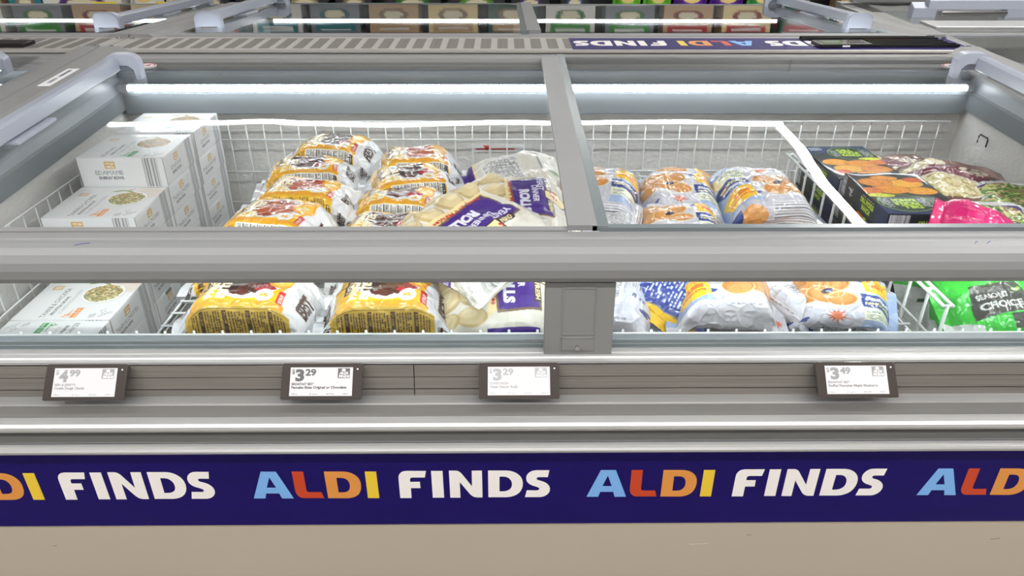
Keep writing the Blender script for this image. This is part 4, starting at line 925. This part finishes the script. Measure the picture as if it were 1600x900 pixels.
bm_ = lambda nm, dims, cv, m, seed, **k: bag_mesh(nm, dims['L']/1000, dims['D']/1000, dims['T']/1000, cv, m, seed=seed, **k)
bites = {(k, f): art_bites(k, f) for k, f in (('chocolate', 'bars'), ('chocolate', 'facts'), ('original', 'facts'), ('original', 'boxes'))}
G1 = 'yellow and white pancake bite bags'
YB = [  # px, py, ztop, rz, rx, kind, front, label
    (522, 218, .815, -10, 0, 'chocolate', 'facts', 'yellow pancake bite bag with chocolate plate, at the rear in the left row'),
    (482, 252, .81, 5, -1, 'chocolate', 'facts', 'yellow pancake bite bag, second from the rear in the left row'),
    (474, 287, .822, -5, -3, 'original', 'boxes', 'yellow pancake bite bag showing black boxed print, third from the rear in the left row'),
    (430, 325, .832, -12, 0, 'original', 'facts', 'yellow pancake bite bag with brown bites, just behind the grab rail beside the cartons'),
    (652, 236, .815, 7, 0, 'original', 'facts', 'yellow pancake bite bag at the rear of the right row, left of the fill line'),
    (640, 268, .805, 16, 0, 'chocolate', 'facts', 'yellow pancake bite bag slanting up to the right, second in the right row'),
    (624, 300, .800, -3, -2, 'chocolate', 'facts', 'yellow pancake bite bag, third in the right row behind the bread rolls'),
    (606, 342, .80, -5, 0, 'chocolate', 'facts', 'yellow pancake bite bag just behind the grab rail, left of the bread rolls'),
    (380, 452, .777, -2, 0, 'chocolate', 'bars', 'yellow pancake bite bag behind the front window, next to the white cartons'),
    (602, 451, .777, 1, 0, 'chocolate', 'bars', 'yellow pancake bite bag behind the front window, next to the bread roll bag'),
]
for i, (px, py, zt, rz, rx, kd, fr_, lb_) in enumerate(YB):
    dm = BG if i < 8 else dict(L=290, D=146, T=100)
    me = bm_('pancake_bite_bag', dm, bites[(kd, fr_)], M['film'], 20+i*7, crumple=1.25 if i < 8 else 0.9, n=4.8, endlen=.27)
    bag('pancake_bite_bag', me, px, py, zt, .087 if i < 8 else .104, rz, rx, 0, lb_, group=G1)
under = bag_mesh('pancake_bite_bag', .262, .165, .058, bites[('original', 'facts')], M['film'], seed=91, res=.003, crumple=.8)
for i, (x, y) in enumerate([(-.52, 2.03), (-.56, 1.83), (-.54, 1.64), (-.56, 1.45), (-.25, 1.98), (-.25, 1.78), (-.25, 1.59), (-.26, 1.40)]):
    o = linkobj('pancake_bite_bag', under, loc=(x, y, .6665), rot=(0, 0, rr.uniform(-.1, .1)))
    tag(o, 'yellow pancake bite bag underneath the %s bag of the %s row' % (['rear', 'second', 'third', 'foremost'][i % 4], 'left' if i < 4 else 'right'), 'bag', 'lower layer of pancake bite bags')

# bread rolls
def roll_bumps(X, Y, Z, CZ):
    b = 0*X
    for x, y, a, c in ROLLS: b = b+np.exp(-(((X*1000+145-x)/a)**2+((RL['D']/2-Y*1000-y)/c)**2)*1.6)
    return b*0.016*np.clip(CZ*3, 0, 1)
G2 = 'clear bags of yeast dinner rolls'
ra = art_rolls(); rb = art_rolls_back()
bag('dinner_roll_bag', bm_('dinner_roll_bag', RL, rb, M['film_soft'], 7, crumple=1.1), 815, 268, .79, .08, 12, 12, -4, 'dinner roll bag lying face down with a white ingredients panel, below the fill line', group=G2)
bag('dinner_roll_bag', bm_('dinner_roll_bag', RL, ra, M['film_soft'], 3, crumple=.9, bumps=roll_bumps), 806, 308, .835, .082, 3, 10, 0, 'dinner roll bag with purple label lying against the lid frame', group=G2)
bag('dinner_roll_bag', bm_('dinner_roll_bag', RL, ra, M['film_soft'], 12, crumple=1.0, bumps=roll_bumps), 722, 342, .868, .08, -38, 8, 3, 'dinner roll bag slanting over the yellow bags, purple label facing the grab rail', group=G2)
bag('dinner_roll_bag', bm_('dinner_roll_bag', RL, ra, M['film_soft'], 31, crumple=.8, bumps=roll_bumps), 778, 458, .775, .082, 2, 27, 0, 'dinner roll bag behind the front window, left of the lock post', group=G2)

# maple pancake bags
G3 = 'pale lilac bags of stuffed pancakes'
def flip_top(c):
    n = int(MP['D']*c.r); c.a[:n] = c.a[:n][::-1, ::-1].copy(); return c
def art_blue():
    L, D, T = MP['L'], MP['D'], MP['T']; c = bag_canvas(L, D, T, (160, 172, 204)); c.rect(30, 10, 190, D+T, (36, 58, 140)); c.fine(40, 30, 180, D-20, 9, (206, 214, 236), dens=.7); c.text('PANCAKES', 50, D+30, 16, (226, 230, 240), bold=.05, width=110)
    c.rect(0, 0, 30, D+T, (246, 196, 44)); c.ell(215, 60, 34, 50, (214, 152, 86)); leaf(c, 206, 150, 20, (206, 108, 66)); return c
MB_ = [ # px, py, ztop, rz, rx, ry, art, L,D scale, label
    (934, 283, .812, -12, 6, 0, art_maple('bars'), 1.0, 1.0, 'lilac pancake bag with yellow badge, half hidden by the lid frame'),
    (1064, 290, .797, -3, 8, 0, art_maple('facts'), .95, 1.0, 'lilac pancake bag at the rear, in the middle of the pancake row'),
    (1192, 283, .812, 4, 4, 0, flip_top(art_maple('bars')), 1.0, 1.15, 'large lilac pancake bag at the rear beside the wire divider'),
    (955, 335, .775, -14, 8, 0, art_maple('facts', True), .9, .9, 'lilac pancake bag with small print up, beside the lid frame'),
    (1066, 335, .785, -2, 4, 0, art_maple('facts'), .95, .9, 'lilac pancake bag just behind the grab rail, middle of the pancake row'),
    (1192, 322, .748, 0, 0, 0, art_maple('blue'), .98, 1.0, 'lilac pancake bag with blue name plate, under the large one by the divider'),
    (1200, 372, .775, 2, 2, 0, art_maple('bars'), 1.0, .9, 'lilac pancake bag right behind the grab rail beside the wire divider'),
    (960, 475, .775, -16, 20, 0, art_maple('plain', True), 1.0, .95, 'pale pancake bag showing its printed back, right of the lock post'),
    (1062, 462, .765, 62, 16, 0, art_blue(), .85, .8, 'pancake bag with blue plate wedged upright behind the front window'),
    (1146, 448, .785, -4, 6, 0, flip_top(art_maple('plain')), .92, .95, 'pancake bag with a big pancake picture and plain lilac front, behind the window'),
    (1255, 440, .765, -56, 8, 8, art_maple('plain', True), .9, .72, 'plain lilac pancake bag lying diagonally behind the front window'),
    (1296, 425, .762, -12, 4, 0, flip_top(art_maple('bars')), .85, .85, 'pancake bag with a stacked pancake picture leaning on the wire divider'),
    (1340, 474, .770, -9, 28, 0, art_maple('facts'), .98, .62, 'flat pancake bag with yellow badge at the front window left of the divider'),
]
for i, (px, py, zt, rz, rx, ry, cv, sl, sd, lb_) in enumerate(MB_):
    me = bag_mesh('pancake_bag', MP['L']/1000*sl, MP['D']/1000*sd, MP['T']/1000*.95, cv, M['film'], seed=200+i*5, crumple=1.0, endlen=.2)
    bag('pancake_bag', me, px, py, zt, .078, rz, rx, ry, lb_, group=G3)
mu = bag_mesh('pancake_bag', .235, .185, .062, art_maple('facts'), M['film'], seed=291, res=.003, crumple=.8)
for i, (x, y) in enumerate([(.28, 1.95), (.28, 1.74), (.28, 1.53), (.50, 1.95), (.50, 1.74), (.50, 1.53), (.70, 1.95), (.70, 1.74), (.70, 1.53)]):
    o = linkobj('pancake_bag', mu, loc=(x, y, .6665), rot=(0, 0, rr.uniform(-.1, .1)))
    tag(o, 'lilac pancake bag in the lower layer, %s of the %s row' % (['rearmost', 'middle', 'foremost'][i % 3], ['row by the lid frame', 'middle', 'row by the wire divider'][i//3].replace('row by', 'by')), 'bag', 'lower layer of pancake bags')

# navy cartons
nt_, ne, ns, _ = art_pickle()
nav = carton_mesh('snack_carton', .178, .262, .055, nt_, ne, ns, ns, 0.0011, M['carton_gloss'], back_art=True)
G4 = 'navy snack cartons right of the divider'
a = spot(1254, 229, .772); xa = max(a[0], .862)
for k in range(5):
    o = linkobj('snack_carton', nav, loc=(xa+.089+.003*(k % 2), a[1]-.131, .772-.055-k*.0555), rot=(0, 0, 0 if k else .02)); tag(o, ['navy snack carton with green label, uppermost of the rear stack', 'navy snack carton, second of the rear stack behind the divider', 'navy snack carton, middle of the rear stack behind the divider', 'navy snack carton, second lowest of the rear stack', 'navy snack carton, lowest of the rear stack'][k], 'carton', G4)
b = spot(1312, 267, .800)
for k in range(5):
    o = linkobj('snack_carton', nav, loc=(b[0]+.092+(.0, -.008, -.012, -.01, -.008)[k], b[1]-.150-(0, .01, .0, .0, .0)[k], .800-.055-k*.0555), rot=(0, 0, math.pi+(-.03, -.02, 0, .01, 0)[k])); tag(o, ['navy snack carton with a bright glare, uppermost of the front stack', 'navy snack carton directly under the glaring one', 'navy snack carton, middle of the front stack', 'navy snack carton, second lowest of the front stack', 'navy snack carton, lowest of the front stack'][k], 'carton', G4)

# vegetable and other bags right of the divider
NO = dict(L=330, D=230, T=84)
bag('vegetable_bag', bm_('vegetable_bag', NO, art_noodle(8), M['film'], 41, crumple=1.1), 1420, 262, .742, .084, 8, 6, 0, 'brown vegetable bag with pale food picture, behind the navy cartons')
bag('vegetable_bag', bm_('vegetable_bag', NO, art_noodle(9), M['film'], 43, crumple=1.2), 1512, 272, .80, .09, -14, 8, 4, 'big brown vegetable bag lettered in dark brown, lying against the right wall')
bag('greens_bag', bag_mesh('greens_bag', .26, .19, .066, art_broccoli(), M['film'], seed=47), 1560, 342, .79, .066, -6, 12, 0, 'purple bag with green broccoli picture just behind the grab rail at right')
bag('greens_bag', bag_mesh('greens_bag', .26, .19, .066, art_broccoli(), M['film'], seed=49), 1620, 308, .79, .066, -20, 8, 0, 'purple and white vegetable bag at the right edge under the brown bag')
def dpink(c): c.ell(190, 150, 60, 50, (232, 80, 96)).food(190, 150, 50, 40, [(240, 110, 110), (220, 60, 80)], 60, 9)
bag('berry_pouch', bag_mesh('berry_pouch', .19, .15, .05, art_plain(220, 170, 50, (222, 26, 116), dpink), M['film'], seed=53, crumple=1.3, endlen=.4), 1440, 346, .835, .05, -24, 26, 16, 'hot pink pouch just behind the grab rail on the navy cartons', cat='pouch')
def dgreen(c):
    c.poly([(60, 96), (170, 90), (178, 170), (52, 176)], (68, 70, 64)); c.text("SEASON'S", 66, 132, 12, (230, 232, 228), bold=.03, width=64).text('CHOICE', 66, 158, 16, (230, 232, 228), bold=.03, width=90)
    c.ell(150, 116, 7, 4, (120, 210, 60), .5).ell(160, 113, 7, 4, (120, 210, 60), -.5).poly([(0, 150), (60, 190), (60, 260), (0, 260)], (226, 230, 228)).rect(120, 176, 230, 210, (68, 70, 64))
GR = (56, 200, 62)
def bag_at(name, mesh, loc, rx, ry, rz, label, cat='bag'):
    return tag(linkobj(name, mesh, loc=loc, rot=tuple(math.radians(a) for a in (rx, ry, rz))), label, cat)
bag_at('vegetable_bag', bag_mesh('vegetable_bag', .245, .19, .08, art_plain(260, 200, 85, GR, dgreen), M['film'], seed=61, crumple=1.5, endlen=.35), (.990, 1.325, .672), 28, -3, 5, 'bright green vegetable bag behind the window, right of the divider')
bag_at('vegetable_bag', bag_mesh('vegetable_bag', .245, .18, .075, art_plain(260, 190, 80, GR, dgreen), M['film'], seed=67, crumple=1.5, endlen=.35), (1.25, 1.290, .672), 24, 3, -6, 'bright green vegetable bag in the right corner of the front window')
def dwhite(c):
    c.poly([(0, 0), (200, 0), (200, 30), (100, 52), (0, 36)], (60, 190, 66)); c.text('SIL', 60, 120, 34, (20, 92, 62), bold=.06); c.poly([(40, 70), (90, 66), (120, 78), (170, 74), (170, 84), (120, 88), (90, 76), (40, 80)], (20, 92, 62)); c.text('Nutrition', 40, 190, 16, (40, 44, 44), bold=.05, width=110, shear=.2).fine(40, 196, 160, 216, 4, (60, 60, 60))
o = linkobj('grain_bag', bag_mesh('grain_bag', .17, .19, .05, art_plain(170, 190, 50, (224, 228, 226), dwhite), M['film'], seed=71), loc=(.962, 1.46, .60), rot=(math.radians(70), 0, math.radians(6)))
tag(o, 'white bag with green top band and dark green lettering, standing behind the wire divider', 'bag')
o = linkobj('grain_bag', bag_mesh('grain_bag', .17, .16, .05, art_plain(170, 160, 50, (226, 229, 230), dwhite), M['film'], seed=73), loc=(.955, 1.275, .615), rot=(math.radians(48), 0, math.radians(-4)))
tag(o, 'white bag reading Nutrition, low in the window beside the divider end', 'bag')
def dor(c): c.ell(80, 70, 60, 46, (240, 178, 96)).ell(150, 110, 50, 40, (232, 150, 84)).ell(40, 30, 30, 20, (206, 214, 110)).ell(180, 40, 30, 26, (240, 206, 140)).poly([(120, 140), (200, 130), (200, 170), (120, 170)], (230, 92, 80))
bag_at('fruit_bag', bag_mesh('fruit_bag', .22, .18, .07, art_plain(220, 180, 70, (238, 200, 150), dor), M['film'], seed=79, crumple=1.3), (1.262, 1.49, .712), 16, 0, -8, 'pale orange fruit bag behind the window at the right edge')
# ------------------------------------------------------------------ freezer at the right, standing crosswise beyond the end rim
hr = tag(empty('chest_freezer', (2.6, 2.8, 0)), 'separate grey chest freezer at the far right, with wide glass lids and no sign', 'freezer')
def HP(mb, name, m, **k):
    o = mb.build(name, m, hr, **k); o.location = (-2.6, -2.8, 0); return o
HP(MB().box(1.60, 3.9, 1.90, 1.96, 0.1, 0.90).box(1.60, 3.9, 3.72, 3.78, 0.1, 0.94).box(1.60, 1.66, 1.96, 3.72, 0.1, 0.93).box(3.84, 3.9, 1.96, 3.72, 0.1, 0.93).box(1.66, 3.84, 1.96, 3.72, 0.1, 0.45), 'cabinet_body', M['rim'])
zh = lambda y: 0.945+0.02*(y-2.98)
HP(MB().box(1.66, 3.84, 2.96, 3.09, 0.002, 0.014, zh), 'middle_rail', M['alu_light'], bevel=0.003)
HP(MB().box(1.66, 3.84, 2.955, 2.962, 0.012, 0.016, zh), 'rail_edge', M['sticker'])
l_ = HP(MB().box(1.63, 3.86, 1.95, 1.98, -0.01, 0.01, zh).box(1.60, 1.64, 1.95, 2.96, -0.01, 0.008, zh), 'sliding_lid', M['plastic'])
MB().box(1.64, 3.84, 1.98, 2.96, -0.002, 0.002, zh).build('glass_pane', M['glass'], l_)
for x in (2.02, 2.22, 2.42, 2.62): MB().box(x, x+.006, 1.99, 2.96, -0.16, -0.15, zh).build('inner_bar', M['rim_blue'], l_)
l_ = HP(MB().box(1.63, 3.86, 3.66, 3.70, -0.01, 0.01, zh), 'sliding_lid', M['plastic'])
MB().box(1.64, 3.84, 3.09, 3.66, -0.002, 0.002, zh).build('glass_pane', M['glass'], l_)
hb = MB().ex([(3.215, .985), (3.215, 1.018), (3.225, 1.025), (3.25, 1.025), (3.256, 1.018), (3.256, .985)], 1.75, 3.8).build('handle_bar', M['rim_blue'], l_)
for x0, x1 in ((1.69, 1.79), (2.08, 2.26)):
    MB().ex([(3.22, .948), (3.215, .990), (3.25, 1.01), (3.262, .985), (3.262, .948)], x0, x1).build('end_bracket', M['rim_blue'], l_, bevel=.003)
MB().tube([(1.80, 3.20, .972), (2.07, 3.20, .972)], .009, 10).tube([(2.27, 3.20, .972), (3.6, 3.20, .972)], .009, 10).build('chrome_trim', M['screw'], l_)
MB().box(1.66, 3.84, 3.70, 3.71, .6, .90).build('liner', M['frost'], l_)

# ------------------------------------------------------------------ shelving across the aisle behind the freezers
gx0, gx1, gy = -4.6, 4.6, 5.55
gd = tag(empty('gondola_shelf', (0, gy+.2, 0)), 'dark store shelving running behind the far freezers, full of packs', 'shelving')
def GP(mb, name, m): o = mb.build(name, m, gd); o.location = (0, -(gy+.2), 0); return o
M['shelf'] = mat('dark_shelf', (52, 52, 56), .5); M['edge_strip'] = mat('shelf_edge_strip', (206, 206, 204), .5)
M['yellow_tag'] = mat('yellow_price_tag', (238, 214, 40), .5)
GP(MB().box(gx0, gx1, gy+.42, gy+.45, 0.05, 2.3), 'back_panel', M['shelf'])
for z in (.12, .60, .98, 1.36, 1.76):
    sh = GP(MB().box(gx0, gx1, gy-.02, gy+.42, z-.03, z), 'shelf_board', M['shelf'])
    MB().box(gx0, gx1, gy-.032, gy-.02, z-.04, z).build('price_strip', M['edge_strip'] if z > .9 else M['shelf'], sh)
for x in (-4.6, -2.3, 0, 2.3, 4.57): GP(MB().box(x, x+.03, gy+.38, gy+.45, 0, 2.3), 'upright', M['shelf'])
M['pack'] = printed_mat('pack_print', .45, .2)
def pack_carton(w, h, d, base, label):
    f = Canvas(w*1000, h*1000, base, res=.25); W_, H_ = w*1000, h*1000
    f.rect(W_*.1, H_*.12, W_*.9, H_*.42, label).rect(W_*.2, H_*.2, W_*.8, H_*.28, (240, 240, 236)).ell(W_*.5, H_*.68, W_*.3, H_*.2, tuple(int(v*.7) for v in label)).ell(W_*.5, H_*.68, W_*.2, H_*.13, (226, 214, 180))
    s_ = Canvas(d*1000, h*1000, base, res=.25).rect(20, H_*.3, d*800, H_*.6, label); return carton_mesh('food_carton', w, d, h, None, f, s_, s_, .012, M['pack'], plain=base)
def pack_pouch(w, h, d, base, label):
    cv = bag_canvas(w*1000, h*1000, d*1000, base); W_, H_ = w*1000, h*1000
    cv.rect(W_*.15, H_*.2, W_*.85, H_*.5, label).rect(W_*.25, H_*.28, W_*.75, H_*.38, (244, 244, 240)).ell(W_*.5, H_*.72, W_*.25, H_*.14, (230, 200, 120))
    return bag_mesh('snack_pouch', w, h, d, cv, M['pack'], seed=int(w*999)+base[0], res=.006, crumple=.7)
NAMES = {(226, 222, 214): 'white', (232, 208, 150): 'cream', (196, 160, 120): 'tan', (60, 150, 60): 'green', (110, 190, 50): 'bright green', (96, 40, 150): 'purple', (50, 120, 190): 'blue', (180, 40, 40): 'red', (30, 120, 130): 'teal', (120, 124, 130): 'grey', (40, 84, 60): 'dark green', (36, 36, 40): 'black'}
K = list(NAMES)
white, cream, tan, green, bgreen, purple, blue, red_, teal, grey, dgrn, blk = K
tiers = {
  .60: [(-3.9, -3.55, tan, 'c'), (-3.5, -3.28, teal, 'c'), (-3.26, -2.7, white, 'c'), (-2.68, -2.44, white, 'p'), (-2.42, -2.2, white, 'p'), (-2.18, -1.95, blk, 'c'), (-1.9, -1.6, blk, 'c'), (-1.58, -1.25, blk, 'c'), (-1.2, -.95, blk, 'c'), (-.85, -.45, blk, 'c'), (-.4, 0.0, blk, 'c'), (.05, .32, blk, 'c'), (.4, .6, blk, 'c'), (.78, .98, bgreen, 'p'), (1.0, 1.2, bgreen, 'p'), (1.22, 1.46, purple, 'p'), (1.48, 1.72, purple, 'p'), (1.75, 1.95, green, 'p'), (1.98, 2.2, grey, 'p'), (2.4, 2.8, tan, 'c'), (2.85, 3.3, white, 'c'), (3.4, 3.8, tan, 'c')],
  .98: [(-3.9+.42*i, -3.55+.42*i, [white, grey, tan, cream, dgrn][i % 5], 'c') for i in range(19)],
  1.36: [(-3.4, -3.0, grey, 'c'), (-2.9, -2.5, red_, 'c'), (-2.4, -2.05, red_, 'c'), (-1.95, -1.7, tan, 'c'), (-1.66, -1.4, white, 'c'), (-1.36, -1.2, tan, 'c'), (-1.17, -1.0, cream, 'c'), (-.97, -.8, red_, 'c'), (-.77, -.6, cream, 'c'), (-.57, -.3, cream, 'c'), (-.26, .0, grey, 'c'), (.05, .2, grey, 'c'), (.3, .44, white, 'p'), (.47, .62, grey, 'c'), (.65, .8, blue, 'c'), (.83, 1.0, red_, 'c'), (1.03, 1.2, dgrn, 'c'), (1.23, 1.4, dgrn, 'c'), (1.43, 1.62, purple, 'c'), (1.65, 1.84, purple, 'c'), (1.9, 2.1, grey, 'c'), (2.2, 2.5, white, 'c'), (2.6, 3.0, grey, 'c')],
  1.76: [(-3.2+.5*i, -2.8+.5*i, [grey, white, blue, dgrn, tan][i % 5], 'c') for i in range(13)],
}
TN = {.60: 'low', .98: 'middle', 1.36: 'upper', 1.76: 'top'}
cache = {}
rr = random.Random(8)
for z, items in tiers.items():
    for i, (x0, x1, cc, tp) in enumerate(items):
        w = round(x1-x0, 2); h = {.60: .24, .98: .22, 1.36: .28, 1.76: .25}[z]; lab = K[(K.index(cc)+3+i) % 10]
        key = (w, h, cc, tp, lab)
        if key not in cache: cache[key] = (pack_carton if tp == 'c' else pack_pouch)(w, h, .2 if tp == 'c' else .06, cc, lab)
        nm = 'food_carton' if tp == 'c' else 'snack_pouch'
        o = linkobj(nm, cache[key], loc=((x0+x1)/2, gy+.13, z+.001) if tp == 'c' else ((x0+x1)/2, gy+.10, z+h/2+.004), rot=(0, 0, rr.uniform(-.05, .05)) if tp == 'c' else (math.radians(80), 0, 0))
        if tp != 'c': o.location.y = gy+.13; o.location.z = z+h/2+.022
        nb = items[i-1][2] if i else None
        tag(o, '%s %s on the %s shelf behind the far freezer%s' % (NAMES[cc], 'carton' if tp == 'c' else 'pouch', TN[z], (', beside a %s one' % NAMES[nb]) if nb else ', leftmost of its row'), 'carton' if tp == 'c' else 'pouch', 'packs on the %s shelf' % TN[z])
for x in (-3.75, -2.78, -2.35, -2.1):
    tag(MB().box(x-.08, x+.08, gy-.06, gy-.058, .62, .70).build('price_tag', M['yellow_tag'], origin=(x, gy-.05, .62)), 'yellow price tag on the low shelf, %s' % {-3.75: 'leftmost', -2.78: 'widest one below the white carton', -2.35: 'second from the right', -2.1: 'rightmost'}[x], 'price tag')
